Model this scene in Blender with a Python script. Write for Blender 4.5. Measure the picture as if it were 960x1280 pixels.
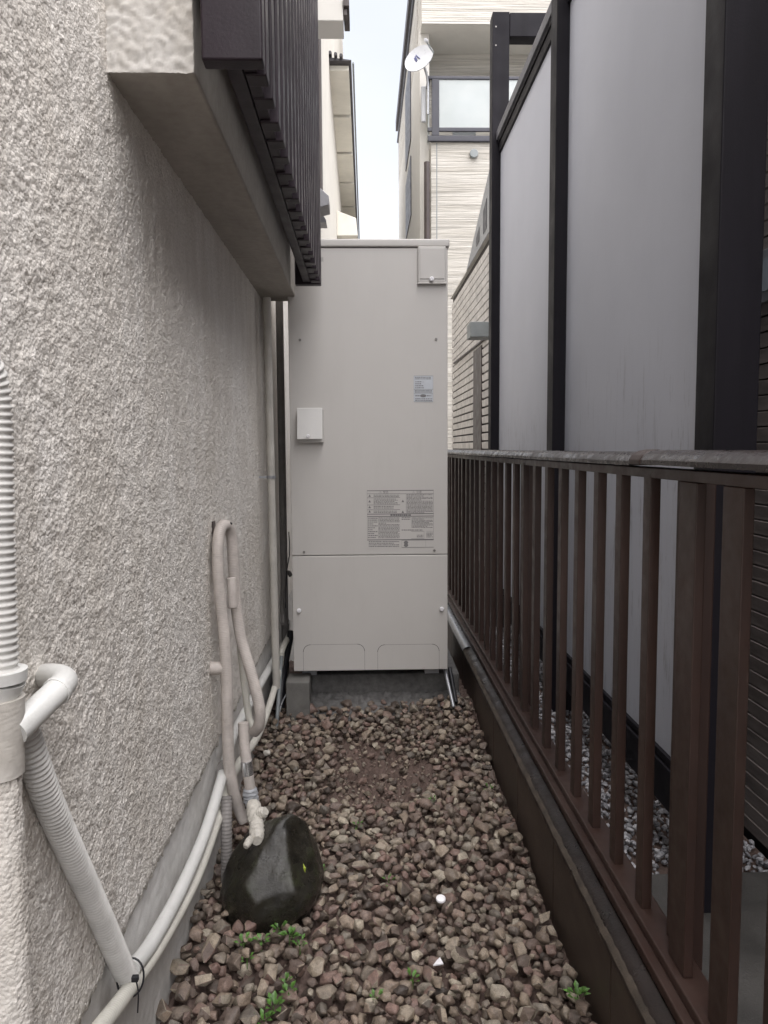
import bpy, bmesh, math, random
import numpy as np
from mathutils import Vector, Matrix, Quaternion

for o in list(bpy.data.objects): bpy.data.objects.remove(o)
scn = bpy.context.scene
COL = scn.collection
rng = random.Random(7)
nrg = np.random.default_rng(11)

# ------------------------------------------------------------------ camera
F_PX = 961.0
CAM = Vector((0, 0, 1.12))
cd = bpy.data.cameras.new('camera'); cam = bpy.data.objects.new('camera', cd); COL.objects.link(cam)
cd.sensor_fit = 'VERTICAL'; cd.sensor_height = 36.0; cd.lens = F_PX / 1280 * 36.0
cd.clip_start = 0.02; cd.clip_end = 2000
ROT = Matrix.Rotation(math.radians(-1.49), 3, 'Z') @ Matrix.Rotation(math.pi / 2 + math.radians(-4.74), 3, 'X') @ Matrix.Rotation(-0.0065, 3, 'Z')
cam.matrix_world = Matrix.Translation(CAM) @ ROT.to_4x4()
scn.camera = cam
scn.render.resolution_x = 768; scn.render.resolution_y = 1024
scn.render.engine = 'CYCLES'

# ------------------------------------------------------------------ sky, sun, exposure
SUN_EL, SUN_AZ = math.radians(71), math.radians(170)       # azimuth measured from +Y, behind the viewer
w = bpy.data.worlds.new('World'); scn.world = w; w.use_nodes = True
nt = w.node_tree; nt.nodes.clear()
sky = nt.nodes.new('ShaderNodeTexSky'); sky.sky_type = 'NISHITA'; sky.sun_disc = False
sky.sun_elevation = SUN_EL; sky.sun_rotation = SUN_AZ; sky.dust_density = 4.0; sky.air_density = 1.0
hs = nt.nodes.new('ShaderNodeHueSaturation'); hs.inputs['Saturation'].default_value = 0.30
cn = nt.nodes.new('ShaderNodeTexNoise'); cn.inputs['Scale'].default_value = 1.6; cn.inputs['Detail'].default_value = 5
cm = nt.nodes.new('ShaderNodeMapping'); cm.inputs['Scale'].default_value = (1, 1, 2.2)
tc = nt.nodes.new('ShaderNodeTexCoord')
cr = nt.nodes.new('ShaderNodeValToRGB')
cr.color_ramp.elements[0].position = .32; cr.color_ramp.elements[0].color = (2.75, 2.95, 3.4, 1)
cr.color_ramp.elements[1].position = .68; cr.color_ramp.elements[1].color = (3.5, 3.6, 3.9, 1)
mxw = nt.nodes.new('ShaderNodeMixRGB'); mxw.inputs[0].default_value = .78
bg = nt.nodes.new('ShaderNodeBackground'); bg.inputs['Strength'].default_value = 0.05
wo = nt.nodes.new('ShaderNodeOutputWorld')
L = nt.links.new
L(tc.outputs['Generated'], cm.inputs[0]); L(cm.outputs[0], cn.inputs['Vector']); L(cn.outputs[0], cr.inputs[0])
L(sky.outputs[0], hs.inputs['Color']); L(hs.outputs[0], mxw.inputs[1]); L(cr.outputs[0], mxw.inputs[2])
L(mxw.outputs[0], bg.inputs['Color']); L(bg.outputs[0], wo.inputs['Surface'])

sd = bpy.data.lights.new('sun', 'SUN'); sd.energy = 1.5; sd.angle = math.radians(106); sd.color = (1.0, .960, .950)
sun = bpy.data.objects.new('sun', sd); COL.objects.link(sun)
to_sun = Vector((math.sin(SUN_AZ) * math.cos(SUN_EL), math.cos(SUN_AZ) * math.cos(SUN_EL), math.sin(SUN_EL)))
sun.rotation_euler = to_sun.to_track_quat('Z', 'Y').to_euler(); sun.location = (0, -6, 12)

scn.view_settings.view_transform = 'Standard'; scn.view_settings.look = 'None'
scn.view_settings.exposure = 2.62; scn.view_settings.gamma = 1.0; scn.view_settings.use_curve_mapping = False

# ------------------------------------------------------------------ helpers
def P(u, v, X=None, Y=None, Z=None):
    """point of the place seen at photo pixel (u, v) on the plane X=, Y= or Z= const"""
    d = ROT @ Vector(((u - 480) / F_PX, -(v - 640) / F_PX, -1.0))
    if X is not None: t = (X - CAM.x) / d.x
    elif Y is not None: t = (Y - CAM.y) / d.y
    else: t = (Z - CAM.z) / d.z
    return CAM + d * t

def empty(name, loc=(0, 0, 0)):
    o = bpy.data.objects.new(name, None); o.empty_display_size = .1
    o.location = loc; COL.objects.link(o); return o

def tag(o, label=None, cat=None, group=None, kind=None):
    if label: o['label'] = label
    if cat: o['category'] = cat
    if group: o['group'] = group
    if kind: o['kind'] = kind
    return o

def attach(o, parent):
    if parent is not None:
        o.parent = parent
        def world(p):
            m = Matrix.Translation(p.location)
            return m if p.parent is None else world(p.parent) @ p.matrix_parent_inverse @ m
        o.matrix_parent_inverse = world(parent).inverted()
    return o

def link(name, me, mat, parent=None, loc=None):
    o = bpy.data.objects.new(name, me); COL.objects.link(o)
    if mat is not None and len(me.materials) == 0: me.materials.append(mat)
    if loc is not None: o.location = loc
    attach(o, parent); return o

class MB:
    def __init__(s): s.v = []; s.f = []
    def add(s, vs, fs):
        n = len(s.v); s.v += [tuple(p) for p in vs]; s.f += [tuple(i + n for i in f) for f in fs]; return s
    def box(s, x0, x1, y0, y1, z0, z1):
        return s.add([(x0,y0,z0),(x1,y0,z0),(x1,y1,z0),(x0,y1,z0),(x0,y0,z1),(x1,y0,z1),(x1,y1,z1),(x0,y1,z1)],
                     [(0,3,2,1),(4,5,6,7),(0,1,5,4),(1,2,6,5),(2,3,7,6),(3,0,4,7)])
    def prism(s, poly, axis, a0, a1):
        """poly: 2d outline; extruded along axis ('x': (y,z), 'y': (x,z), 'z': (x,y))"""
        def mk(p, a):
            return {'x': (a, p[0], p[1]), 'y': (p[0], a, p[1]), 'z': (p[0], p[1], a)}[axis]
        n = len(poly)
        vs = [mk(p, a0) for p in poly] + [mk(p, a1) for p in poly]
        fs = [tuple(range(n)), tuple(range(2 * n - 1, n - 1, -1))] + [(i, i + n, (i + 1) % n + n, (i + 1) % n) for i in range(n)]
        return s.add(vs, fs)
    def tube(s, pts, r, seg=12, cap=True):
        pts = [Vector(p) for p in pts]; n = len(pts)
        rs = r if hasattr(r, '__len__') else [r] * n
        tang = [(pts[min(i + 1, n - 1)] - pts[max(i - 1, 0)]).normalized() for i in range(n)]
        ref = Vector((0, 0, 1)) if abs(tang[0].z) < .9 else Vector((1, 0, 0))
        u = tang[0].cross(ref).normalized(); vs = []
        for i in range(n):
            t = tang[i]; u = (u - t * u.dot(t)).normalized(); b = t.cross(u)
            for k in range(seg):
                a = 2 * math.pi * k / seg
                vs.append(pts[i] + (u * math.cos(a) + b * math.sin(a)) * rs[i])
        fs = [(i * seg + k, i * seg + (k + 1) % seg, (i + 1) * seg + (k + 1) % seg, (i + 1) * seg + k) for i in range(n - 1) for k in range(seg)]
        if cap: fs += [tuple(range(seg - 1, -1, -1)), tuple(range((n - 1) * seg, n * seg))]
        return s.add(vs, fs)
    def build(s, name, mat, parent=None, smooth=None, bevel=0, segs=2, loc=None):
        me = bpy.data.meshes.new(name); me.from_pydata(s.v, [], s.f)
        bm = bmesh.new(); bm.from_mesh(me)
        bmesh.ops.recalc_face_normals(bm, faces=bm.faces)
        if bevel: bmesh.ops.bevel(bm, geom=[e for e in bm.edges if len(e.link_faces) == 2 and e.calc_face_angle() > .4], offset=bevel, segments=segs, profile=.6, affect='EDGES', clamp_overlap=True)
        bm.to_mesh(me); bm.free()
        if smooth is None and bevel: smooth = 50
        if smooth:
            me.shade_smooth(); me.set_sharp_from_angle(angle=math.radians(smooth))
        if bevel:                                   # flat faces stay flat: normals weighted by face area
            vn = np.zeros((len(me.vertices), 3))
            for p in me.polygons:
                a = np.array(p.normal) * p.area
                for i in p.vertices: vn[i] += a
            me.normals_split_custom_set_from_vertices([Vector(v).normalized() for v in vn])
        return link(name, me, mat, parent, loc)

def box(name, b, mat, parent=None, bevel=0, segs=2, smooth=None):
    return MB().box(*b).build(name, mat, parent, bevel=bevel, segs=segs, smooth=smooth)

def spline(pts, step):
    """Catmull-Rom through pts, resampled"""
    pts = [Vector(p) for p in pts]; q = [pts[0] * 2 - pts[1]] + pts + [pts[-1] * 2 - pts[-2]]
    out = []
    for i in range(1, len(q) - 2):
        p0, p1, p2, p3 = q[i - 1], q[i], q[i + 1], q[i + 2]
        n = max(2, int((p2 - p1).length / step))
        for k in range(n):
            t = k / n
            out.append(.5 * (2 * p1 + (p2 - p0) * t + (2 * p0 - 5 * p1 + 4 * p2 - p3) * t * t + (3 * p1 - p0 - 3 * p2 + p3) * t ** 3))
    out.append(pts[-1]); return out

def ribbed(pts, r, pitch, depth, seg=14, parent=None, name='hose', mat=None):
    raw = spline(pts, pitch); cum = [0.0]
    for a_, b_ in zip(raw, raw[1:]): cum.append(cum[-1] + (b_ - a_).length)
    nn_ = int(cum[-1] / (pitch / 5)); ta = np.linspace(0, cum[-1], nn_ + 1); arr = np.array([tuple(p) for p in raw])
    path = [Vector(p) for p in np.stack([np.interp(ta, cum, arr[:, k]) for k in range(3)], 1)]
    Lc = 0; rs = []
    for i, p in enumerate(path):
        if i: Lc += (p - path[i - 1]).length
        rs.append(r - depth * (.5 + .5 * math.cos(2 * math.pi * Lc / pitch)))
    return MB().tube(path, rs, seg).build(name, mat, parent, smooth=80)

def band_noise(h, w_, lo, hi, seed):
    """random relief with features between lo and hi cells across"""
    g = np.random.default_rng(seed).normal(size=(h, w_))
    f = np.fft.rfft2(g); fy = np.fft.fftfreq(h)[:, None]; fx = np.fft.rfftfreq(w_)[None, :]
    k = np.sqrt(fx * fx + fy * fy) + 1e-9
    m = np.exp(-(k * lo) ** 2) * (1 - np.exp(-(k * hi) ** 2))
    n = np.fft.irfft2(f * m, s=(h, w_)); return n / n.std()

def grid_mesh(name, Pn, mat, parent=None, smooth=True):
    h, w_ = Pn.shape[:2]
    me = bpy.data.meshes.new(name)
    i = np.arange(h * w_).reshape(h, w_)
    q = np.stack([i[:-1, :-1], i[:-1, 1:], i[1:, 1:], i[1:, :-1]], -1).reshape(-1, 4)
    me.vertices.add(h * w_); me.vertices.foreach_set('co', Pn.reshape(-1).astype(np.float32))
    me.loops.add(q.size); me.loops.foreach_set('vertex_index', q.reshape(-1).astype(np.int32))
    me.polygons.add(len(q)); me.polygons.foreach_set('loop_start', (np.arange(len(q)) * 4).astype(np.int32))
    me.update(calc_edges=True); me.validate()
    if smooth: me.shade_smooth()
    return link(name, me, mat, parent)

# ------------------------------------------------------------------ materials
class N:
    def __init__(s, name):
        s.m = bpy.data.materials.new(name); s.m.use_nodes = True; s.t = s.m.node_tree
        s.b = s.t.nodes['Principled BSDF']; s.c = None
    def n(s, k, **kw):
        x = s.t.nodes.new(k)
        for a, b in kw.items():
            if a in x.inputs: x.inputs[a].default_value = b
            else: setattr(x, a, b)
        return x
    def l(s, a, b): s.t.links.new(a, b)
    def obj(s):
        if s.c is None:
            g = s.n('ShaderNodeNewGeometry'); s.c = g.outputs['Position']
        return s.c
    def noise(s, scale, detail=4, rough=.55, stretch=None, vec=None):
        x = s.n('ShaderNodeTexNoise', Scale=scale, Detail=detail, Roughness=rough)
        v = vec or s.obj()
        if stretch:
            mp = s.n('ShaderNodeMapping'); mp.inputs['Scale'].default_value = stretch; s.l(v, mp.inputs[0]); v = mp.outputs[0]
        s.l(v, x.inputs['Vector']); return x.outputs[0]
    def ramp(s, fac, stops):
        r = s.n('ShaderNodeValToRGB'); e = r.color_ramp.elements
        while len(e) < len(stops): e.new(.5)
        for k, (p, c) in enumerate(stops):
            e[k].position = p; e[k].color = (c if hasattr(c, '__len__') else (c, c, c)) + ((1,) if not hasattr(c, '__len__') or len(c) == 3 else ())
        s.l(fac, r.inputs[0]); return r.outputs[0]
    def mix(s, fac, a, b, mode='MIX'):
        x = s.n('ShaderNodeMixRGB', blend_type=mode)
        for k, v in ((0, fac), (1, a), (2, b)):
            if hasattr(v, 'is_linked') or hasattr(v, 'links'): s.l(v, x.inputs[k])
            elif hasattr(v, '__len__'): x.inputs[k].default_value = tuple(v) + (1,)
            else: x.inputs[k].default_value = v
        return x.outputs[0]
    def math(s, op, a, b=0.0, c=None):
        x = s.n('ShaderNodeMath', operation=op)
        for k, v in ((0, a), (1, b)) + (((2, c),) if c is not None else ()):
            if hasattr(v, 'links'): s.l(v, x.inputs[k])
            else: x.inputs[k].default_value = v
        return x.outputs[0]
    def sep(s):
        x = s.n('ShaderNodeSeparateXYZ'); s.l(s.obj(), x.inputs[0]); return x.outputs
    def color(s, c):
        if hasattr(c, 'links'): s.l(c, s.b.inputs['Base Color'])
        else: s.b.inputs['Base Color'].default_value = tuple(c) + (1,)
    def rough(s, c):
        if hasattr(c, 'links'): s.l(c, s.b.inputs['Roughness'])
        else: s.b.inputs['Roughness'].default_value = c
    def bump(s, h, strength=.5, dist=.002):
        x = s.n('ShaderNodeBump', Strength=strength, Distance=dist); s.l(h, x.inputs['Height'])
        prev = s.b.inputs['Normal']
        if prev.is_linked: s.l(prev.links[0].from_socket, x.inputs['Normal'])
        s.l(x.outputs[0], prev)

def painted(name, c, rough=.5, var=.18, scale=6, dirt=.25, dirtc=(.06,.05,.04), bump=.0006, metal=0, stretch=None):
    """plain paint or plastic with uneven colour, faint grime and fine relief"""
    m = N(name)
    a = m.noise(scale, 5, .6, stretch); lo = tuple(x * (1 - var) for x in c); hi = tuple(min(1, x * (1 + var)) for x in c)
    col = m.ramp(a, [(.3, lo), (.7, hi)])
    d = m.ramp(m.noise(scale * 3.1, 8, .7, stretch), [(.55, 0), (.8, 1)])
    col = m.mix(m.math('MULTIPLY', d, dirt), col, dirtc)
    m.color(col); m.rough(m.ramp(m.noise(scale * 2, 4), [(.3, max(.02, rough - .1)), (.7, min(1, rough + .1))]))
    m.b.inputs['Metallic'].default_value = metal
    if bump: m.bump(m.noise(220, 3), .5, bump)
    return m.m

M = {}
# rough sprayed stucco, off white and a little weathered
s = N('stucco')
vo = s.n('ShaderNodeTexVoronoi', feature='F1', Scale=205.0, Randomness=1.0)
wv = s.n('ShaderNodeVectorMath', operation='ADD'); wn = s.n('ShaderNodeTexNoise', Scale=60.0, Detail=3.0)
s.l(s.obj(), wn.inputs['Vector']); ws = s.n('ShaderNodeVectorMath', operation='SCALE'); ws.inputs['Scale'].default_value = .0045
s.l(wn.outputs['Color'], ws.inputs[0]); s.l(s.obj(), wv.inputs[0]); s.l(ws.outputs[0], wv.inputs[1]); s.l(wv.outputs[0], vo.inputs['Vector'])
grain = s.math('SUBTRACT', 1.0, vo.outputs['Distance'])
c1 = s.ramp(s.noise(150, 3, .7), [(.30, (.72,.69,.645)), (.50, (.82,.79,.745)), (.72, (.87,.845,.80))])
c2 = s.ramp(s.noise(2.2, 5, .6), [(.35, (.89,.875,.855)), (.66, (1,1,1))])
c3 = s.ramp(s.noise(5, 6, .65, (1, 3.0, .5)), [(.42, (.90,.89,.875)), (.62, (1,1,1))])
s.color(s.mix(1, s.mix(1, c1, c2, 'MULTIPLY'), c3, 'MULTIPLY')); s.rough(.9); s.b.inputs['Specular IOR Level'].default_value = .25
s.bump(grain, .6, .0028); s.bump(s.noise(330, 4, .75), .6, .0015); M['stucco'] = s.m
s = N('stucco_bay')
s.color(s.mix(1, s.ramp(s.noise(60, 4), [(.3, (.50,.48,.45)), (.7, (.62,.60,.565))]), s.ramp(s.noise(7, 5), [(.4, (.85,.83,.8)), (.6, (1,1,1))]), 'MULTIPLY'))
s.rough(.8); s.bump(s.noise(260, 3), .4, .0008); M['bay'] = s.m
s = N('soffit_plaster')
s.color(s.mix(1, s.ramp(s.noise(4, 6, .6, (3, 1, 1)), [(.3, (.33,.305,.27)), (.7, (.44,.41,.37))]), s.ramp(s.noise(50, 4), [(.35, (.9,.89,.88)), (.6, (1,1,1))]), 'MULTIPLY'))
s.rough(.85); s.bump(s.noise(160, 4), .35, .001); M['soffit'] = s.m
s = N('foundation_concrete')
s.color(s.mix(1, s.ramp(s.noise(30, 6, .7), [(.3, (.58,.57,.55)), (.7, (.74,.73,.71))]), s.ramp(s.noise(4, 5), [(.36, (.80,.785,.76)), (.62, (1,1,1))]), 'MULTIPLY'))
s.rough(.9); s.bump(s.noise(400, 4, .7), .5, .0012); s.bump(s.noise(30, 4), .15, .002); M['foundation'] = s.m
# soil and stones
s = N('soil')
s.color(s.mix(s.ramp(s.noise(9, 4), [(.4, 0), (.65, 1)]), s.ramp(s.noise(90, 6, .75), [(.3, (.050,.032,.026)), (.7, (.125,.082,.066))]), s.ramp(s.noise(160, 5, .7), [(.3, (.075,.05,.041)), (.75, (.18,.125,.104))])))
s.rough(.8); s.bump(s.noise(190, 6, .8), .9, .004); M['soil'] = s.m
def stone_mat(name, stops, wet=.48, pat=.8):
    s = N(name)
    g = s.n('ShaderNodeNewGeometry'); oi = s.n('ShaderNodeObjectInfo')
    r = s.math('FRACT', s.math('ADD', g.outputs['Random Per Island'], oi.outputs['Random']))
    base = s.ramp(r, stops)
    v = s.ramp(s.noise(70, 6, .7), [(.3, (.50,.48,.46)), (.52, (1,1,1)), (.75, (1.5,1.45,1.38))])
    sp = s.ramp(s.noise(420, 3, .6), [(.35, (.75,.74,.73)), (.6, (1.08,1.08,1.08))])
    s.color(s.mix(1, s.mix(pat, base, v, 'MULTIPLY'), sp, 'MULTIPLY'))
    s.rough(s.ramp(s.noise(35, 3), [(.35, wet - .12), (.65, wet + .22)]))
    s.bump(s.noise(260, 5, .75), .8, .0016); s.bump(s.noise(75, 4), .7, .004)
    return s.m
M['stone'] = stone_mat('reddish_gravel_stone', [(0, (.060,.046,.038)), (.12, (.150,.113,.091)), (.24, (.275,.220,.168)), (.36, (.095,.076,.063)), (.48, (.215,.142,.118)), (.58, (.185,.155,.126)), (.70, (.31,.258,.197)), (.78, (.20,.130,.110)), (.88, (.130,.113,.095)), (1, (.41,.36,.285))])
M['grey_stone'] = stone_mat('grey_gravel_stone', [(0, (.14,.14,.15)), (.35, (.24,.24,.26)), (.7, (.34,.34,.36)), (1, (.46,.46,.48))])
s = N('boulder')
s.color(s.mix(s.ramp(s.noise(16, 6, .7), [(.52, 0), (.70, 1)]), s.ramp(s.noise(26, 6, .7), [(.3, (.010,.009,.007)), (.7, (.030,.027,.020))]), (.030, .033, .017)))
s.rough(s.ramp(s.noise(14, 6, .7), [(.38, .15), (.62, .42)])); s.bump(s.noise(22, 5, .6), .22, .006); s.bump(s.noise(120, 6, .75), .5, .0028); M['boulder'] = s.m
s = N('concrete_wet')
s.color(s.mix(1, s.ramp(s.noise(40, 6, .7), [(.3, (.085,.082,.08)), (.7, (.17,.165,.16))]), s.ramp(s.noise(5, 4), [(.35, (.6,.6,.6)), (.65, (1,1,1))]), 'MULTIPLY'))
s.rough(.75); s.bump(s.noise(300, 5, .7), .6, .0015); s.bump(s.noise(40, 4), .4, .004); M['concrete'] = s.m
M['concrete_dk'] = painted('damp_concrete', (.045,.042,.039), .7, .35, 8, .4, (.03,.03,.025), .003)
M['block'] = painted('concrete_block', (.15,.145,.135), .85, .2, 20, .3, bump=.002)
s = N('low_wall_paint')
d = s.ramp(s.noise(3.5, 6, .7, (1, 1, 2.2)), [(.35, (.042,.029,.022)), (.7, (.085,.061,.047))])
s.color(s.mix(s.ramp(s.noise(22, 7, .75), [(.60, 0), (.78, .5)]), d, (.075,.065,.045))); s.rough(.55); s.bump(s.noise(240, 5, .7), .5, .0014); s.bump(s.noise(20, 4), .3, .003); M['lowwall'] = s.m
s = N('coping_paint')
d = s.ramp(s.noise(5, 6, .7), [(.3, (.010,.007,.006)), (.7, (.026,.018,.0155))])
s.color(s.mix(s.ramp(s.noise(14, 7, .75), [(.58, 0), (.74, .7)]), d, (.012,.014,.010))); s.rough(s.ramp(s.noise(18, 5), [(.35, .25), (.65, .55)])); s.bump(s.noise(160, 5, .7), .5, .0016); s.b.inputs['Specular IOR Level'].default_value = .3; M['coping'] = s.m
M['worn'] = painted('worn_edge', (.060,.047,.036), .7, .5, 25, .9, (.03,.022,.018), bump=.002)
s = N('fence_aluminium')
s.color(s.mix(s.ramp(s.noise(7, 7, .7, (1, 1, .25)), [(.45, 0), (.72, .7)]), s.ramp(s.noise(2.5, 4), [(.3, (.024,.0125,.0095)), (.7, (.043,.022,.017))]), (.062, .037, .029)))
s.rough(s.ramp(s.noise(30, 4), [(.3, .34), (.7, .55)])); s.bump(s.noise(500, 2), .3, .0004); M['fence'] = s.m
s = N('fence_rail_wet')
s.color(s.ramp(s.noise(9, 6, .7), [(.3, (.014,.0105,.010)), (.7, (.034,.026,.0245))])); s.rough(s.ramp(s.noise(24, 5, .7), [(.38, .16), (.64, .45)]))
s.bump(s.ramp(s.noise(130, 3, .5), [(.5, 0), (.66, 1)]), .18, .0006); s.b.inputs['Specular IOR Level'].default_value = .35; M['rail'] = s.m
# privacy screen
s = N('screen_panel')
z = s.sep()[2]
st = s.ramp(s.noise(22, 7, .75, (1, 2.0, .22)), [(.54, 0), (.74, 1)])
st = s.math('MULTIPLY', st, s.ramp(s.noise(2.3, 2), [(.36, .25), (.5, 1)]))
lowm = s.ramp(s.math('ADD', z, s.math('MULTIPLY', s.noise(3, 3, .5, (1, 6, .4)), .7)), [(.0, .75), (.9, .7), (.999, 0)])
zz = s.n('ShaderNodeMapRange'); zz.inputs['From Min'].default_value = 1.05; zz.inputs['From Max'].default_value = 1.45; zz.inputs['To Min'].default_value = 1; zz.inputs['To Max'].default_value = 0
s.l(s.math('SUBTRACT', z, s.math('MULTIPLY', s.noise(5, 3, .5, (1, 3, .3)), .14)), zz.inputs['Value'])
base = s.ramp(s.noise(1.8, 5, .6), [(.3, (.49,.51,.575)), (.7, (.535,.555,.62))])
s.color(s.mix(s.math('MULTIPLY', s.math('MULTIPLY', st, zz.outputs[0]), .95), s.mix(s.math('MULTIPLY', s.ramp(s.noise(9, 5, .6, (1, 3, .06)), [(.5, 0), (.8, 1)]), .03), base, (.30, .30, .305)), (.13, .125, .13)))
s.rough(.55); s.bump(s.noise(90, 4), .12, .001); M['panel'] = s.m
M['post'] = painted('screen_post_dark', (.010,.0088,.0122), .55, .25, 4, .15, (.03,.027,.03), .0005, stretch=(3, 3, .3))
M['cap'] = painted('screen_cap', (.10,.10,.115), .5, .4, 9, .5, (.03,.03,.03))
M['slat'] = painted('slat_dark_violet_brown', (.016,.0095,.0145), .42, .25, 8, .12, (.035,.026,.032), .0005, stretch=(2, 2, .3))
for k_ in ('slat', 'post'): M[k_].node_tree.nodes['Principled BSDF'].inputs['Specular IOR Level'].default_value = .28 if k_ == 'slat' else .16
# heater
s = N('heater_steel')
s.color(s.mix(s.math('MULTIPLY', s.ramp(s.noise(7, 7, .7, (1.5, 1, .35)), [(.52, 0), (.8, 1)]), .10), s.ramp(s.noise(1.6, 4), [(.3, (.495,.475,.45)), (.7, (.535,.515,.49))]), (.30, .275, .25)))
dr = s.ramp(s.noise(16, 6, .7, (2.2, 1, .07)), [(.60, 0), (.80, 1)])
s.color(s.mix(s.math('MULTIPLY', dr, .13), s.b.inputs['Base Color'].links[0].from_socket, (.26, .24, .22)))
s.rough(.42); s.bump(s.noise(700, 2), .12, .0003); s.bump(s.noise(3.0, 2), .10, .004); M['heater'] = s.m
M['heater_flap'] = painted('heater_flap', (.64,.63,.61), .38, .04, 5, .06)
M['knob'] = painted('white_knob', (.75,.74,.76), .3, .03, 5, .05)
M['screw'] = painted('screw_metal', (.22,.21,.20), .4, .2, 60, .2, metal=.7)
M['seam'] = painted('dark_gap', (.05,.047,.045), .8, .1)
M['ink'] = painted('print_ink', (.17,.163,.165), .6, .1, dirt=0)
M['sticker'] = painted('silver_sticker', (.50,.525,.56), .35, .05, 30, .05)
M['paper'] = painted('faint_label', (.50,.485,.47), .4, .03, 8, .05)
# pipes
M['pipe_white'] = painted('white_pvc', (.62,.62,.60), .4, .08, 9, .25, (.22,.20,.17))
M['pipe_cream'] = painted('cream_conduit', (.56,.545,.49), .5, .10, 9, .3, (.2,.17,.13))
M['pipe_beige'] = painted('beige_conduit', (.47,.45,.41), .5, .12, 14, .35, (.2,.18,.15))
M['hose'] = painted('beige_tape_hose', (.50,.455,.42), .6, .16, 22, .4, (.15,.11,.085))
M['conduit'] = painted('pale_flexible_conduit', (.60,.59,.565), .5, .12, 22, .4, (.26,.24,.21))
M['grey_pipe'] = painted('grey_pipe', (.24,.225,.215), .6, .2, 14, .5, (.08,.07,.06))
M['tape_white'] = painted('white_tape', (.50,.475,.425), .5, .2, 60, .6, (.25,.21,.17), .002)
M['tape_grey'] = painted('grey_tape', (.34,.35,.37), .45, .1, 40, .3, (.2,.18,.17), .0015)
M['silver'] = painted('silver_band', (.72,.73,.75), .22, .1, 40, .1, metal=.9)
M['black'] = painted('black_rubber', (.012,.012,.016), .5, .2)
M['steel'] = painted('galvanised', (.36,.37,.39), .35, .15, 20, .2, metal=.6)
M['boxgrey'] = painted('junction_grey', (.22,.24,.245), .5, .1, 9, .2)
# houses
def lined(name, c):
    """board siding pressed with many fine uneven horizontal ridges"""
    s = N(name)
    a = s.noise(1.0, 6, .62, (1.1, 1.1, 48)); b = s.noise(1.0, 4, .6, (.35, .35, 12))
    col = s.ramp(a, [(.36, tuple(x * .74 for x in c)), (.47, tuple(x * .93 for x in c)), (.62, tuple(min(1, x * 1.12) for x in c))])
    col = s.mix(1, col, s.ramp(b, [(.38, (.80,.79,.77)), (.55, (1,1,1))]), 'MULTIPLY')
    s.color(col); s.rough(.75); s.bump(a, .9, .03); return s.m
M['cream_siding'] = lined('cream_line_siding', (.54,.515,.47))
M['cream'] = painted('cream_plaster', (.62,.59,.53), .8, .06, 3, .15, (.35,.32,.27))
M['cream_dk'] = painted('eave_soffit_cream', (.80,.77,.69), .8, .08, 3, .2, (.3,.26,.2))
M['white_house'] = painted('pale_plaster', (.58,.565,.53), .85, .05, 3, .15, (.35,.33,.3))
M['roof'] = painted('roof_tile', (.06,.055,.06), .6, .3, 12, .3)
M['brown_trim'] = painted('brown_trim', (.055,.042,.04), .45, .2, 6, .2)
M['frame'] = painted('dark_window_frame', (.030,.030,.042), .4, .2, 5, .1)
M['hood'] = painted('grey_vent_hood', (.17,.17,.18), .35, .1, 10, .2, metal=.4)
M['siding'] = painted('brown_lap_siding', (.21,.18,.165), .5, .28, 7, .5, (.06,.05,.045), .001, stretch=(1, 1, 4))
M['brick'] = painted('beige_brick_siding', (.66,.64,.625), .75, .22, 9, .3, (.2,.18,.16), .001)
M['mortar'] = painted('mortar', (.06,.054,.052), .9, .15)
M['dish'] = painted('dish_white', (.48,.49,.51), .35, .04, 9, .1)
M['blue_ink'] = painted('blue_print', (.06,.07,.20), .5, .05, dirt=0)
s = N('frosted_glass'); s.color(s.ramp(s.noise(3, 3), [(.3, (.55,.60,.60)), (.7, (.62,.66,.66))])); s.rough(.35); s.b.inputs['Transmission Weight'].default_value = .45; M['frost'] = s.m
s = N('clear_glass'); s.color((.35,.40,.45)); s.rough(.05); s.b.inputs['Metallic'].default_value = .0; s.b.inputs['Specular IOR Level'].default_value = .8; M['glass'] = s.m
def leaf_mat(name, c):
    s = N(name); s.color(s.ramp(s.noise(120, 3), [(.3, tuple(x * .6 for x in c)), (.7, tuple(x * 1.3 for x in c))])); s.rough(.45)
    s.b.inputs['Subsurface Weight'].default_value = .15; s.b.inputs['Subsurface Radius'].default_value = (.004, .006, .002); return s.m
M['leaf'] = leaf_mat('weed_leaf', (.075, .17, .030)); M['leaf_y'] = leaf_mat('yellow_leaf', (.34, .42, .05)); M['moss'] = leaf_mat('moss', (.10, .13, .04))
M['dry'] = painted('dry_straw', (.30,.25,.18), .8, .2, 40)
s = N('ground_far'); s.color(s.ramp(s.noise(3, 6), [(.3, (.24,.23,.215)), (.7, (.34,.33,.31))])); s.rough(.9); M['far'] = s.m

# ------------------------------------------------------------------ ground
o = MB().add([(-120, -60, -.16), (120, -60, -.16), (120, 200, -.16), (-120, 200, -.16)], [(0, 1, 2, 3)]).build('ground', M['far']); tag(o, kind='structure')

def soil_z(x, y):
    z = -.022 + .010 * np.sin(3.1 * x + 2.0 * y) + .008 * np.sin(7.3 * y - 5 * x) + .05 * np.clip((y - 2.65) / .5, 0, 1)
    z = z + .02 * np.exp(-((x + .22) ** 2 / .02 + (y - 2.75) ** 2 / .05))
    return z
ny, nx = 440, 150
ys = np.linspace(-.6, 3.9, ny); xs = np.linspace(-.425, .47, nx)
XX, YY = np.meshgrid(xs, ys)
ZZ = soil_z(XX, YY) + .004 * band_noise(ny, nx, 1.5, 8, 3) + .006 * band_noise(ny, nx, 4, 30, 4)
soil = grid_mesh('gravel_path', np.stack([XX, YY, ZZ], -1), M['soil']); tag(soil, kind='structure')

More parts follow.
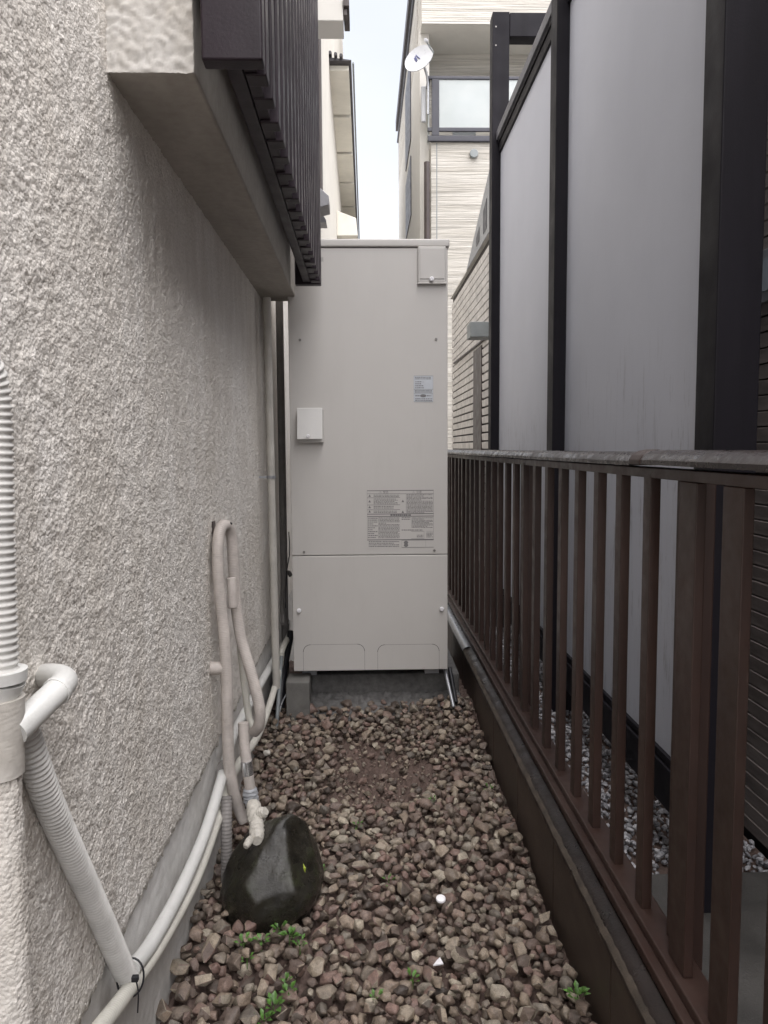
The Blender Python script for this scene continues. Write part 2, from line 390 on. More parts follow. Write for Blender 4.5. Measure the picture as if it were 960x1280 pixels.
# stone shapes: rounded broken pieces, unit size
def stone_mesh(seed, pts=13, bevel=.13):
    r = random.Random(seed); bm = bmesh.new()
    for k in range(pts):
        a = k * 2.39996 + r.uniform(-.35, .35); zc = 1 - 2 * (k + .5) / pts
        q = math.sqrt(max(0, 1 - zc * zc)); R_ = r.uniform(.70, 1.16)
        p = Vector((q * math.cos(a), q * math.sin(a), zc)) * R_
        bm.verts.new((p.x, p.y * r.uniform(.78, .9), p.z * .68))
    h = bmesh.ops.convex_hull(bm, input=bm.verts)
    bmesh.ops.delete(bm, geom=[g for g in h['geom_interior'] if isinstance(g, bmesh.types.BMVert)], context='VERTS')
    bmesh.ops.dissolve_limit(bm, angle_limit=.2, verts=bm.verts, edges=bm.edges)
    if bevel: bmesh.ops.bevel(bm, geom=list(bm.edges), offset=bevel, segments=1, affect='EDGES', clamp_overlap=True)
    bmesh.ops.triangulate(bm, faces=bm.faces)
    me = bpy.data.meshes.new('stone'); bm.to_mesh(me); bm.free(); me.shade_smooth(); me.set_sharp_from_angle(angle=math.radians(28)); return me
STONES = [stone_mesh(100 + i, 8 + i % 5, .035 + .028 * (i % 3)) for i in range(40)]
for me in STONES: me.materials.append(M['stone'])
SDATA = []
for me in STONES:
    v = np.empty(len(me.vertices) * 3, np.float32); me.vertices.foreach_get('co', v)
    f = np.empty(len(me.polygons) * 3, np.int32); me.polygons.foreach_get('vertices', f)
    SDATA.append((v.reshape(-1, 3), f.reshape(-1, 3)))

def scatter(x0, x1, y0, y1, n, rfun, zfun, keep, cell=.005, seed=5):
    """drop stones one after another on a height map; returns (x,y,z,r,quat,kind)"""
    r = random.Random(seed); gx = int((x1 - x0) / cell) + 1; gy = int((y1 - y0) / cell) + 1
    gxs = x0 + np.arange(gx) * cell; gys = y0 + np.arange(gy) * cell
    H = zfun(*np.meshgrid(gxs, gys)); H0 = H.copy(); out = []
    for k in range(n):
        best = None
        for t in range(5):                                   # prefers low spots, as poured stones do
            x = r.uniform(x0, x1); y = r.uniform(y0, y1)
            if not keep(x, y, r): continue
            i = int((x - x0) / cell); j = int((y - y0) / cell)
            e = H[j, i] - H0[j, i]
            if best is None or e < best[0]: best = (e, x, y)
        if best is None: continue
        e, x, y = best; rad = rfun(x, y, r)
        a, b = max(0, int((x - rad - x0) / cell)), min(gx, int((x + rad - x0) / cell) + 2)
        c, d = max(0, int((y - rad - y0) / cell)), min(gy, int((y + rad - y0) / cell) + 2)
        sub = H[c:d, a:b]; DX, DY = np.meshgrid(gxs[a:b] - x, gys[c:d] - y); q = (DX ** 2 + DY ** 2) / rad ** 2
        ins = q < .75
        if not ins.any(): continue
        sup = np.percentile(sub[ins], 72)
        if sup - H0[c:d, a:b][ins].mean() > .034: continue
        z = sup + rad * .42
        top = z + rad * .60 * np.sqrt(np.clip(1 - q, 0, 1))
        H[c:d, a:b] = np.where(q < 1, np.maximum(sub, top), sub)
        qt = Quaternion((0, 0, 1), r.uniform(0, 6.28)) @ Quaternion((r.uniform(-1, 1), r.uniform(-1, 1), 0.01), r.gauss(0, .35))
        out.append((x, y, z, rad, qt, r.randrange(len(STONES)), (r.uniform(.85, 1.28), r.uniform(.8, 1.1), r.uniform(.8, 1.2))))
    return out

def joined_stones(name, items, mat, parent):
    V, Fc, n = [], [], 0
    for x, y, z, rad, qt, k, sc in items:
        v, f = SDATA[k]; m = np.array(qt.to_matrix())
        V.append((v * np.array(sc) * rad) @ m.T + np.array((x, y, z))); Fc.append(f + n); n += len(v)
    V = np.concatenate(V); Fc = np.concatenate(Fc)
    me = bpy.data.meshes.new(name); me.vertices.add(len(V)); me.vertices.foreach_set('co', V.reshape(-1).astype(np.float32))
    me.loops.add(Fc.size); me.loops.foreach_set('vertex_index', Fc.reshape(-1).astype(np.int32))
    me.polygons.add(len(Fc)); me.polygons.foreach_set('loop_start', (np.arange(len(Fc)) * 3).astype(np.int32))
    me.update(calc_edges=True); me.shade_smooth(); me.set_sharp_from_angle(angle=math.radians(38))
    o = link(name, me, mat, parent); tag(o, kind='stuff'); return o

BX, BY = P(335, 1150, Z=0).x, P(335, 1132, Z=0).y             # the boulder's place
def bare(x, y):
    """strength of the trodden bare patch in front of the heater"""
    u = ((x - .02 + .05 * math.sin(9 * y)) / .22) ** 2 + ((y - 2.60 + .05 * math.sin(14 * x)) / .26) ** 2
    v = ((x + .02) / .12) ** 2 + ((y - 2.42) / .13) ** 2
    return max(math.exp(-u * u), .85 * math.exp(-v * v))
def keep(x, y, r):
    if y > 3.14: return False
    if ((x - BX) / .115) ** 2 + ((y - BY) / .12) ** 2 < 1: return False
    return r.random() > min(.94, 1.25 * bare(x, y) ** .9)
items = scatter(-.405, .435, .95, 3.16, 5200, lambda x, y, r: min(.028, max(.007, r.lognormvariate(-4.12 + (.14 if x < -.08 and y < 1.9 else 0), .27))), soil_z, keep)
items.sort(key=lambda t: -t[3] / max(.2, (Vector((t[0], t[1], t[2])) - CAM).length) if t[1] > 1.36 else 0)
for t in items[:300]:
    o = link('stone', STONES[t[5]], None, soil)
    o.rotation_mode = 'QUATERNION'; o.rotation_quaternion = t[4]; o.location = t[:3]; o.scale = [q * t[3] for q in t[6]]
joined_stones('gravel', items[300:], M['stone'], soil)
crumbs = scatter(-.40, .43, 1.3, 3.2, 3000, lambda x, y, r: r.uniform(.0022, .0075), soil_z, lambda x, y, r: r.random() < .35 + bare(x, y), seed=9)
joined_stones('grit', crumbs, M['stone'], soil)

# neighbour's strip beyond the fence: concrete, then grey gravel
side = box('side_path', (.575, 1.16, -2, 14, -.15, -.075), M['soil']); tag(side, kind='structure')
slab = box('concrete_slab', (.578, 1.158, -2, 1.97, -.074, -.03), M['concrete_dk'], bevel=.006); tag(slab, kind='structure')
it2 = scatter(.585, 1.15, 1.985, 5.4, 5200, lambda x, y, r: r.uniform(.0085, .0145), lambda x, y: -.07 + 0 * x, lambda x, y, r: True, seed=21)
joined_stones('grey_gravel', it2, M['grey_stone'], side)

# ------------------------------------------------------------------ the stucco house on the left
WX = -.405
house = empty('stucco_house', (-1.5, 2, 0))
tag(house, 'off-white rough stucco house wall with boxed bay and concrete foundation', 'house')
box('wall_core', (-3, WX - .012, -2.5, 6.2, .315, 5.6), M['stucco'], house)
cell = .0034
y0, y1, z0, z1 = .5, 3.5, .318, 2.2
h, w_ = int((z1 - z0) / cell), int((y1 - y0) / cell)
n = band_noise(h, w_, .75, 1.9, 1); n = np.tanh(n * 1.0)
big = band_noise(h, w_, 3, 9, 2)
patch = .85 + .3 / (1 + np.exp(-2 * band_noise(h, w_, 20, 90, 71)))
xs_ = WX + (.0008 * n + .0006 * big) * patch + .0006 * band_noise(h, w_, 14, 60, 72)
ZZ, YY = np.meshgrid(np.linspace(z0, z1, h), np.linspace(y0, y1, w_), indexing='ij')
edge = np.clip((ZZ - z0) / .01, 0, 1); xs_ = xs_ - (1 - edge) ** 2 * .01
ZZ = ZZ + np.where(np.arange(h)[:, None] < 3, .006 * band_noise(h, w_, 4, 14, 8), 0)
grid_mesh('wall', np.stack([xs_, YY, ZZ], -1), M['stucco'], house)
fz = np.linspace(-.2, .322, 60); fy = np.linspace(.3, 5.3, 560); FZ, FY = np.meshgrid(fz, fy, indexing='ij')
FX = WX - .008 + .0006 * band_noise(60, 560, 2, 9, 5)
box('foundation_core', (-3, WX - .02, -2.5, 6.2, -.2, .314), M['foundation'], house)
grid_mesh('foundation', np.stack([FX, FY, FZ], -1), M['foundation'], house)
# boxed bay: end face, front face and soffit
by0, by1, bz0, bz1, bx1 = 1.299, 3.22, 1.722, 3.4, P(243, 92, Y=1.299).x
bc = .004; hh, ww = int((3.4 - bz0) / bc), int((bx1 - WX + .01) / bc)
BZ, BXX = np.meshgrid(np.linspace(bz0, 3.4, hh), np.linspace(WX - .01, bx1, ww), indexing='ij')
nb = np.tanh(band_noise(hh, ww, 1.2, 3, 12))
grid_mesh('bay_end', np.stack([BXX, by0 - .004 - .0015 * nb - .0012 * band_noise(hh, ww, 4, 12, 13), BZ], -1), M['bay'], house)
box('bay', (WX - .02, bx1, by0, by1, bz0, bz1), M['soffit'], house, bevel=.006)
e0, e1 = P(395, 26, Y=4.6), P(429, 26, Y=4.6)
box('eave_end', (-.42, e1.x, 4.6, 4.8, e1.z, e1.z + .5), M['white_house'], house, bevel=.006)
box('gutter', (e1.x + .002, e1.x + .035, 4.58, 4.85, e1.z + .07, e1.z + .12), M['brown_trim'], house, bevel=.004)
box('gutter_bracket', (e1.x + .002, e1.x + .022, 4.6, 4.66, e1.z + .03, e1.z + .068), M['brown_trim'], house, bevel=.003)
for (u0, v0, u1, v1, Yh) in ((396, 214, 411, 256, 5.4),):
    a, b = P(u0, v0, Y=Yh), P(u1, v1, Y=Yh)
    MB().prism([(-.42, a.z), (-.40, a.z), (b.x, b.z + .06), (b.x, b.z), (-.42, b.z - .05)], 'y', Yh, Yh + .22).build('vent_hood', M['hood'], house, bevel=.004)
a, b = P(400, 262, Y=5.7), P(408, 278, Y=5.7)
vh = MB(); pr = []
for k in range(9):
    t = k / 8 * math.pi / 2
    pr.append((-.41 + (b.x + .41) * math.sin(t), b.z + (a.z - b.z) * math.cos(t)))
vh.prism(pr + [(-.42, b.z)], 'y', 5.7, 5.85).build('vent_hood', M['hood'], house, smooth=40)

# slatted screen hung in front of the bay
scr = empty('slatted_screen', (-.21, 2.1, 1.755))
tag(scr, 'dark violet-brown vertical slat screen mounted in front of the bay', 'screen')
sz0, sz1 = P(290, 72, Y=1.262).z, 3.35
SX0, SX1 = P(251, 60, Y=1.262).x, P(328, 60, Y=1.262).x; SYE = P(390, 357, Z=sz0).y - .036
box('end_board', (SX0, SX1, 1.262, 1.296, sz0 - .003, sz1), M['slat'], scr, bevel=.004)
box('end_board', (SX0, SX1, SYE, SYE + .036, sz0 - .003, sz1), M['slat'], scr, bevel=.004)
sl = MB().box(-.0175, .0175, -.021, .021, 0, sz1 - sz0).build('slat', M['slat'], scr, bevel=.003)
smesh = sl.data; bpy.data.objects.remove(sl)
k = 0; yy = 1.34
while yy < SYE - .03:
    o = link('slat', smesh, None, scr); o.location = (SX1 - .0185, yy, sz0 + .002 * math.sin(k * 2.1)); yy += .0905; k += 1
box('rail', (SX1 - .066, SX1 - .038, 1.298, SYE - .002, sz0 + .004, sz0 + .062), M['slat'], scr, bevel=.004)
box('gap_strip', (SX1 - .0365, SX1 - .016, 1.298, SYE - .002, sz0 + .004, sz0 + .03), M['slat'], scr)
box('rail', (SX1 - .066, SX1 - .038, 1.298, SYE - .002, 2.5, 2.56), M['slat'], scr, bevel=.004)
box('backing', (bx1 + .003, SX1 - .068, 1.302, SYE - .002, 1.885, sz1 - .01), M['slat'], scr)
for zz_ in (1.86, 2.1):
    p = Vector(((SX0 + SX1) / 2, 1.2605, zz_)); MB().tube([p, p + Vector((0, -.003, 0))], .006, 10).build('screw', M['screw'], scr)

# ------------------------------------------------------------------ cream house further back on the left
ch = empty('cream_house', (-1.5, 12, 0)); tag(ch, 'cream plastered house with dark tiled eave behind the water heater', 'house')
box('wall', (-4, -.345, 6.6, 20, -.15, 9.2), M['cream'], ch)
pa, pb = P(436, 88, Y=9.0), P(446, 286, Y=16.4)
ez = pa.z
ev = MB()
for i in range(6):
    t0, t1 = i / 6, (i + 1) / 6 - .012
    A = pa.lerp(Vector((pb.x, pb.y, ez)), t0); B = pa.lerp(Vector((pb.x, pb.y, ez)), t1)
    MB().add([(-.344, A.y, ez), (A.x, A.y, ez), (B.x, B.y, ez), (-.344, B.y, ez), (-.344, A.y, ez + .05), (A.x, A.y, ez + .05), (B.x, B.y, ez + .05), (-.344, B.y, ez + .05)],
             [(0,3,2,1),(4,5,6,7),(0,1,5,4),(1,2,6,5),(2,3,7,6),(3,0,4,7)]).build('eave_board', M['cream_dk'], ch)
MB().add([(-.344, pa.y - .1, ez + .055), (pa.x + .02, pa.y - .1, ez + .055), (pb.x + .02, pb.y, ez + .055), (-.344, pb.y, ez + .055),
          (-.6, pa.y - .1, ez + .12), (pa.x + .03, pa.y - .1, ez + .065), (pb.x + .03, pb.y, ez + .065), (-.6, pb.y, ez + .12)],
         [(0,3,2,1),(4,5,6,7),(0,1,5,4),(1,2,6,5),(2,3,7,6),(3,0,4,7)]).build('roof', M['roof'], ch)
for k in range(3):
    x = -.33 + k * .06
    MB().tube([(x, pa.y - .16, ez + .115 - k * .014), (x, pa.y + .5, ez + .115 - k * .014)], .018, 10).build('roof_tile', M['roof'], ch, smooth=50)
MB().tube([(pa.x + .05, pa.y - .1, ez + .03), (pb.x + .05, pb.y, ez + .03)], .011, 8).build('gutter', M['boxgrey'], ch, smooth=60)
box('corner_trim', (-.344, -.325, 6.55, 6.75, 3.0, 5.6), M['brown_trim'], ch, bevel=.004)
a, b = P(421, 263, Y=11), P(447, 290, Y=11)
MB().prism([(-.344, a.z), (b.x - .02, a.z - .10), (b.x, b.z - .05), (-.344, b.z - .05)], 'y', 11, 12.2).build('awning', M['cream_dk'], ch, bevel=.01)
q = P(413, 180, Y=10)
MB().tube([(q.x, 10, 2.0), (q.x, 10, 6.5)], .018, 8).build('cable_pipe', M['boxgrey'], ch)

# ------------------------------------------------------------------ three-storey house at the end of the passage
bb = empty('balcony_house', (3, 16, 0)); tag(bb, 'tall cream siding house with recessed frosted glass balcony beyond the passage', 'house')
FY0 = 13.0
def Q(u, v, Y=FY0): return P(u, v, Y=Y)
xl = Q(539, 250).x; xr = 6.5
zt = Q(600, 0).z + 1.2
zl = Q(600, 28).z; zb = Q(600, 176).z; zr = Q(600, 97).z
box('front_wall', (xl, xr, FY0, FY0 + 8, -.15, zb - .03), M['cream_siding'], bb)
box('lintel', (Q(527, 20).x, xr, FY0 - .02, FY0 + .9, zl, zt), M['cream_siding'], bb)
box('balcony_soffit', (Q(527, 20).x + .002, xr, FY0 - .018, FY0 + .95, zl - .03, zl - .002), M['white_house'], bb)
box('recessed_wall', (xl + .02, xr, FY0 + .95, FY0 + 8, zb - .03, zt), M['cream_siding'], bb)
box('side_wall', (xl - .16, xl - .004, FY0 + .3, FY0 + 8, -.15, zb + 1.9), M['white_house'], bb)
box('side_wall_upper', (xl - .16, xl + .018, FY0 + .96, FY0 + 8, zb + 1.9, zt), M['cream_siding'], bb)
g0, g1 = Q(524, 0, FY0 + .3), P(505, 190, X=Q(524, 0, FY0 + .3).x - .02)
MB().tube([(g0.x, g0.y, zt - .35), (g0.x, FY0 + 8, zt - .35)], .035, 8).build('gutter', M['frame'], bb, smooth=60)
box('roof', (xl - .22, xr, FY0 - .2, FY0 + 8.2, zt, zt + .25), M['roof'], bb)
# balcony front
box('balcony_kerb', (xl - .06, xr, FY0 - .06, FY0 - .001, zb - .03, zb + .06), M['frame'], bb, bevel=.008)
box('balcony_floor', (xl, xr, FY0, FY0 + .95, zb - .028, zb), M['white_house'], bb)
x = xl + .04; pane_w = Q(612, 130).x - Q(549, 130).x
box('top_rail', (xl - .06, xr, FY0 - .055, FY0 - .005, zr - .05, zr), M['frame'], bb, bevel=.008)
box('lower_rail', (xl - .06, xr, FY0 - .05, FY0 - .01, zb + .13, zb + .19), M['frame'], bb, bevel=.006)
for i in range(4):
    xx = Q(544, 130).x + i * (pane_w + .13)
    box('baluster_post', (xx - .06, xx + .06, FY0 - .058, FY0 - .004, zb + .062, zr - .052), M['frame'], bb, bevel=.006)
    box('pane', (xx + .062, xx + .062 + pane_w + .004, FY0 - .036, FY0 - .024, zb + .192, zr - .052), M['frost'], bb)
box('side_rail', (xl - .06, xl - .01, FY0 + .002, FY0 + .94, zr - .05, zr), M['frame'], bb, bevel=.006)
box('side_pane', (xl - .045, xl - .03, FY0 + .01, FY0 + .93, zb + .07, zr - .06), M['frost'], bb)
for u_ in (546, 640):
    p = Q(u_, 250); box('panel_joint', (p.x - .008, p.x + .008, FY0 - .003, FY0 - .0005, 0, zb - .04), M['boxgrey'], bb)
p = Q(592, 193); MB().tube([(p.x, FY0 - .06, p.z), (p.x, FY0, p.z)], .07, 14).build('vent_cap', M['boxgrey'], bb, bevel=.01)
p = Q(534, 250, FY0 - .05); MB().tube([(p.x, FY0 - .02, 0), (p.x, FY0 - .02, zb - .35)], .05, 10).build('downpipe', M['brown_trim'], bb, smooth=60)
for (v0, v1) in ((95, 195), (215, 285)):
    a, b = P(516, v0, Y=16.5), P(516, v1, Y=16.5)
    box('side_window', (xl - .178, xl - .162, 15.6, 17.4, b.z, a.z), M['frame'], bb)
a, b = Q(527, 105), Q(533, 150)
box('pipe_cover', (a.x, b.x, FY0 + .06, FY0 + .12, b.z, a.z), M['dish'], bb, bevel=.015)
# laundry board behind the frosted pane
a, b = Q(565, 150, FY0 + .4), Q(594, 122, FY0 + .4)
o = box('clothes_airer', (a.x, b.x, FY0 + .3, FY0 + .34, zb + .002, b.z), M['dish'], bevel=.01); tag(o, 'white folded airer blurred behind the frosted balcony pane', 'airer')
# satellite dish
p = P(525, 75, Y=12.75)
ds = empty('satellite_dish', (xl - .08, 12.95, p.z - .5)); tag(ds, 'white satellite dish on a short mast at the balcony corner', 'satellite dish')
ax = Vector((-.52, -.80, .28)).normalized(); q = ax.to_track_quat('Z', 'X').to_matrix()
dm = MB(); rings, sg = 6, 28; vs = []
for side_, off in ((0, 0), (1, -.015)):
    for i in range(rings + 1):
        rr = .225 * i / rings
        for k in range(sg):
            t = 2 * math.pi * k / sg
            vs.append(p + q @ Vector((rr * math.cos(t), 1.12 * rr * math.sin(t), .9 * rr * rr + off)))
fs = []
for side_ in (0, 1):
    o_ = side_ * (rings + 1) * sg
    fs += [(o_ + i * sg + k, o_ + i * sg + (k + 1) % sg, o_ + (i + 1) * sg + (k + 1) % sg, o_ + (i + 1) * sg + k) for i in range(rings) for k in range(sg)]
o_ = (rings + 1) * sg
fs += [(rings * sg + k, rings * sg + (k + 1) % sg, o_ + rings * sg + (k + 1) % sg, o_ + rings * sg + k) for k in range(sg)]
dm.add(vs, fs).build('reflector', M['dish'], ds, smooth=60)
foot = p + q @ Vector((0, -.26, .02)); tip = p + q @ Vector((-.05, -.30, .33))
foot = p + q @ Vector((0, 0, -.02)); low = p + q @ Vector((0, -.27, .06))
tip = low + ax * .28
MB().tube([low, tip], .012, 8).build('feed_arm', M['boxgrey'], ds); MB().tube([tip, tip - ax * .06 + Vector((0, 0, .02))], .028, 10).build('feed_horn', M['dish'], ds, bevel=.004)
MB().tube(spline([p - ax * .02, p - ax * .12 + Vector((.02, 0, -.05)), (xl - .06, 12.94, p.z - .25), (xl - .06, 12.94, p.z - .75)], .05), .02, 8).build('mast', M['steel'], ds, smooth=60)
lg = MB()
for i, (a_, b_, c_, d_) in enumerate(((-.02, .055, .05, .10), (.0, .045, .075, .09), (.045, .03, .10, .08), (.02, .0, .06, .045))):
    P0 = p + q @ Vector((a_, b_, .012)); P1 = p + q @ Vector((c_, d_, .02)); lg.tube([P0, P1], .008, 6)
lg.build('logo', M['blue_ink'], ds)

# ------------------------------------------------------------------ neighbour's house on the right
nb_ = empty('siding_house', (2, 5, 0)); tag(nb_, 'neighbouring house with brown lap siding and beige brick-pattern end wall', 'house')
HX = 1.165
box('wall_core', (HX + .02, 4, -2, 10.2, -.15, 3.05), M['mortar'], nb_)
# near part: lap boards, each a slanting board with a lip
hb = .0455; Lb = 7.4
bm_ = MB().prism([(0, 0), (0, .008), (-.002, .0385), (.010, .0435), (.019, .0435), (.019, 0)], 'y', -1.9, 5.5).build('siding_board', M['siding'], nb_); me = bm_.data; bpy.data.objects.remove(bm_)
for k in range(int((3.05 + .05) / hb)):
    o = link('siding_board', me, None, nb_); o.location = (HX, .0, -.05 + k * hb)
# far part: courses of brick-shaped pieces
def course(off):
    m = MB(); y = 5.53 - off
    while y < 10.15:
        a, b = max(5.53, y), min(10.15, y + .285)
        if b - a > .03: m.prism([(0, 0), (-.004, .060), (.008, .064), (.02, .064), (.02, 0)], 'y', a, b)
        y += .293
    ob = m.build('brick_course', M['brick'], nb_); d = ob.data; bpy.data.objects.remove(ob); return d
cs = [course(0), course(.14)]
for k in range(int(3.05 / .0815)):
    o = link('brick_course', cs[k % 2], None, nb_); o.location = (HX, 0, -.03 + k * .0815)
# sloping coping / gable trim above the brick wall
a, b = P(600, 296, X=HX), P(608, 268, X=HX)
MB().prism([(6.2, 3.056), (8.6, 3.056), (7.0, 3.62), (6.2, 3.62)], 'x', HX - .02, HX + .06).build('gable', M['steel'], nb_)
for k in range(3):
    MB().prism([(6.75 + k * .45, 3.12), (6.95 + k * .45, 3.12), (6.95 + k * .45, 3.46 - k * .13), (6.75 + k * .45, 3.52 - k * .13)], 'x', HX - .024, HX - .021).build('gable_louvre', M['frame'], nb_)
MB().box(HX - .012, HX + .03, 5.55, 10.2, 3.052, 3.07).build('wall_cap', M['white_house'], nb_)
# dark recessed window beside the bricks and a near window
a, b = P(593, 440, X=HX), P(603, 440, X=HX)
box('narrow_window', (HX - .012, HX + .018, b.y, a.y, .2, a.z), M['brown_trim'], nb_, bevel=.004)
a, b = P(951, 318, X=HX), P(951, 382, X=HX)
wf = box('window', (HX - .02, HX + .015, 1.2, a.y, b.z, a.z), M['steel'], nb_, bevel=.003)
box('pane', (HX - .024, HX - .021, 1.25, a.y - .02, b.z + .03, a.z - .03), M['glass'], wf)
# cable along the wall and a grey junction box on it
a, b = P(566, 455, X=HX - .02), P(606, 423, X=HX - .02)
MB().tube([(HX - .015, 9.8, a.z), (HX - .015, b.y, b.z + .0)], .012, 8).build('cable', M['brown_trim'], nb_)
a, b = P(588, 402, Y=6.2), P(610, 421, Y=6.2)
jb = box('junction_box', (a.x, HX - .004, 6.2, 6.4, b.z, a.z), M['boxgrey'], nb_, bevel=.006); jb['label'] = 'small grey junction box'

# ------------------------------------------------------------------ privacy screen between the fence and the neighbour
pv = empty('privacy_screen', (.87, 3.4, 0)); tag(pv, 'tall grey panel screen with dark square posts behind the fence', 'screen')
posts = [(1.79, 1.895), (3.335, 3.44), (4.96, 5.065)]
for a, b in posts: box('post', (.82, .925, a, b, -.07, 3.80), M['post'], pv, bevel=.004)
for (a, b) in ((1.897, 3.333), (3.442, 4.958)):
    box('panel', (.874, .886, a, b, .215, 2.965), M['panel'], pv)
    box('bottom_rail', (.855, .905, a, b, .085, .205), M['post'], pv, bevel=.004)
    box('bottom_lip', (.862, .90, a, b, .207, .232), M['post'], pv, bevel=.003)
    box('top_rail', (.862, .90, a, b, 2.955, 3.01), M['post'], pv, bevel=.003)
    box('top_trim', (.855, .905, a, b, 3.012, 3.03), M['post'], pv, bevel=.002)
    MB().prism([(.845, 3.032), (.915, 3.032), (.915, 3.10), (.89, 3.11), (.845, 3.085)], 'y', a, b).build('cap', M['cap'], pv, bevel=.003)
box('beam', (.927, 2.6, 4.962, 5.063, 3.655, 3.797), M['post'], pv, bevel=.004)
box('far_post', (2.602, 2.7, 4.96, 5.065, -.07, 3.8), M['post'], pv, bevel=.004)
for zz_ in (3.60, 3.71):
    MB().tube([(.84, 4.957, zz_), (.84, 4.961, zz_)], .005, 8).build('screw', M['screw'], pv)

# ------------------------------------------------------------------ low block wall and the brown fence on it
lw = empty('low_wall', (.51, 3, 0)); tag(lw, 'low dark brown painted block wall with coping beside the gravel', 'wall')
yb = -.81; i = 0
while yb < 7.5:
    ya = yb; yb = ya + .43
    o = MB().box(.45, .57, ya + .002, yb - .002, -.15, .180).build('block', M['lowwall'], lw, bevel=.003)
MB().box(.454, .566, -.8, 7.8, -.15, .178).build('mortar', M['mortar'], lw)
# coping with a worn, chipped front edge
ny_ = 700; cy = np.linspace(-.8, 7.7, ny_)
prof = [(.446, .181), (.445, .196), (.452, .205), (.470, .212), (.486, .216), (.572, .219), (.575, .181)]
wob = .35 * band_noise(ny_, 8, 5, 30, 31)
cpv = np.zeros((ny_, len(prof), 3))
for j, (x, z) in enumerate(prof):
    amp = .0012 if j in (1, 2, 3) else .0006
    cpv[:, j, 0] = x + amp * wob[:, j]; cpv[:, j, 1] = cy; cpv[:, j, 2] = z + amp * .7 * wob[:, (j + 3) % 8]
grid_mesh('coping', cpv, M['coping'], lw)
we = np.zeros((ny_, 3, 3)); wn_ = np.abs(band_noise(ny_, 4, 2, 14, 33))
for j in range(3):
    x, z = prof[1 + j if j < 2 else 2]
    we[:, j, 1] = cy
we[:, 0, 0] = cpv[:, 1, 0] - .0006; we[:, 0, 2] = cpv[:, 1, 2] + .004 - .003 * wn_[:, 0].clip(0, 1)
we[:, 1, 0] = cpv[:, 2, 0] - .0012; we[:, 1, 2] = cpv[:, 2, 2] + .0012
we[:, 2, 0] = cpv[:, 2, 0] + .0004 + .002 * wn_[:, 1].clip(0, 1.2); we[:, 2, 2] = cpv[:, 2, 2] + .0022 + .0015 * wn_[:, 1].clip(0, 1.2)
grid_mesh('worn_edge', we, M['worn'], lw)
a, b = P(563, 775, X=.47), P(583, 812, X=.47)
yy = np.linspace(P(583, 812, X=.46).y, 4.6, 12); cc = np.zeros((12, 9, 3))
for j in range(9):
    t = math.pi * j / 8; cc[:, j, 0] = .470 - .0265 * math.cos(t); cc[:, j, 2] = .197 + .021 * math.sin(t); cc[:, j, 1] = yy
grid_mesh('coping_strip', cc, M['steel'], lw)  # pale grey half-round strip over the far part of the coping edge

fn = empty('fence', (.53, 3, .219)); tag(fn, 'dark brown metal baluster fence with wet rounded top rail', 'fence')
bal = MB().box(-.007, .012, -.0175, .0175, 0, .834).build('baluster', M['fence'], fn, bevel=.0015, segs=1); bme = bal.data; bpy.data.objects.remove(bal)
k = -3
while True:
    y = 1.393 + (k) * .1545
    if y > 7.2: break
    if k in (-1, -2):
        k += 1; continue
    o = link('baluster', bme, None, fn); o.location = (.519, y - .0175, .238); k += 1
    o.rotation_euler = (rng.gauss(0, .0012), rng.gauss(0, .0015), 0)
for k in range(-1, 5):
    y = 1.262 + k * 1.3
    box('post', (.53, .575, y - .025, y + .025, .2195, 1.0635), M['fence'], fn, bevel=.003)
for ya, yb in ((P(929, 640, X=.512).y, P(903, 640, X=.512).y), (P(870, 640, X=.512).y, P(849, 640, X=.512).y)):
    box('wide_baluster', (.512, .528, ya, yb, .2585, 1.0635), M['fence'], fn, bevel=.002)
def rail(name, y0, y1, dz, mat):
    pr = [(.497, 1.083), (.497, 1.091), (.503, 1.099), (.514, 1.106), (.53, 1.1085), (.546, 1.106), (.557, 1.099), (.563, 1.091), (.563, 1.083)]
    return MB().prism([(x, z + dz) for x, z in pr], 'y', y0, y1).build(name, mat, fn, smooth=35)
rail('top_rail', 1.43, 7.3, .002, M['rail']); rail('top_rail', -.8, 1.372, .0055, M['rail'])
pr = [(.4955, 1.0825), (.4955, 1.0915), (.5015, 1.1005), (.514, 1.1078), (.53, 1.1105), (.546, 1.1078), (.5585, 1.1005), (.5645, 1.0915), (.5645, 1.0825)]
MB().prism([(x, z + .0045) for x, z in pr], 'y', 1.3725, 1.4295).build('rail_sleeve', M['fence'], fn, bevel=.002, smooth=35)
box('upper_bar', (.512, .548, -.8, 7.3, 1.064, 1.0822), M['fence'], fn, bevel=.002)
box('lower_bar', (.499, .550, -.8, 7.3, .2395, .258), M['fence'], fn, bevel=.003)
box('base_bar', (.482, .556, -.8, 7.3, .2195, .239), M['fence'], fn, bevel=.003)

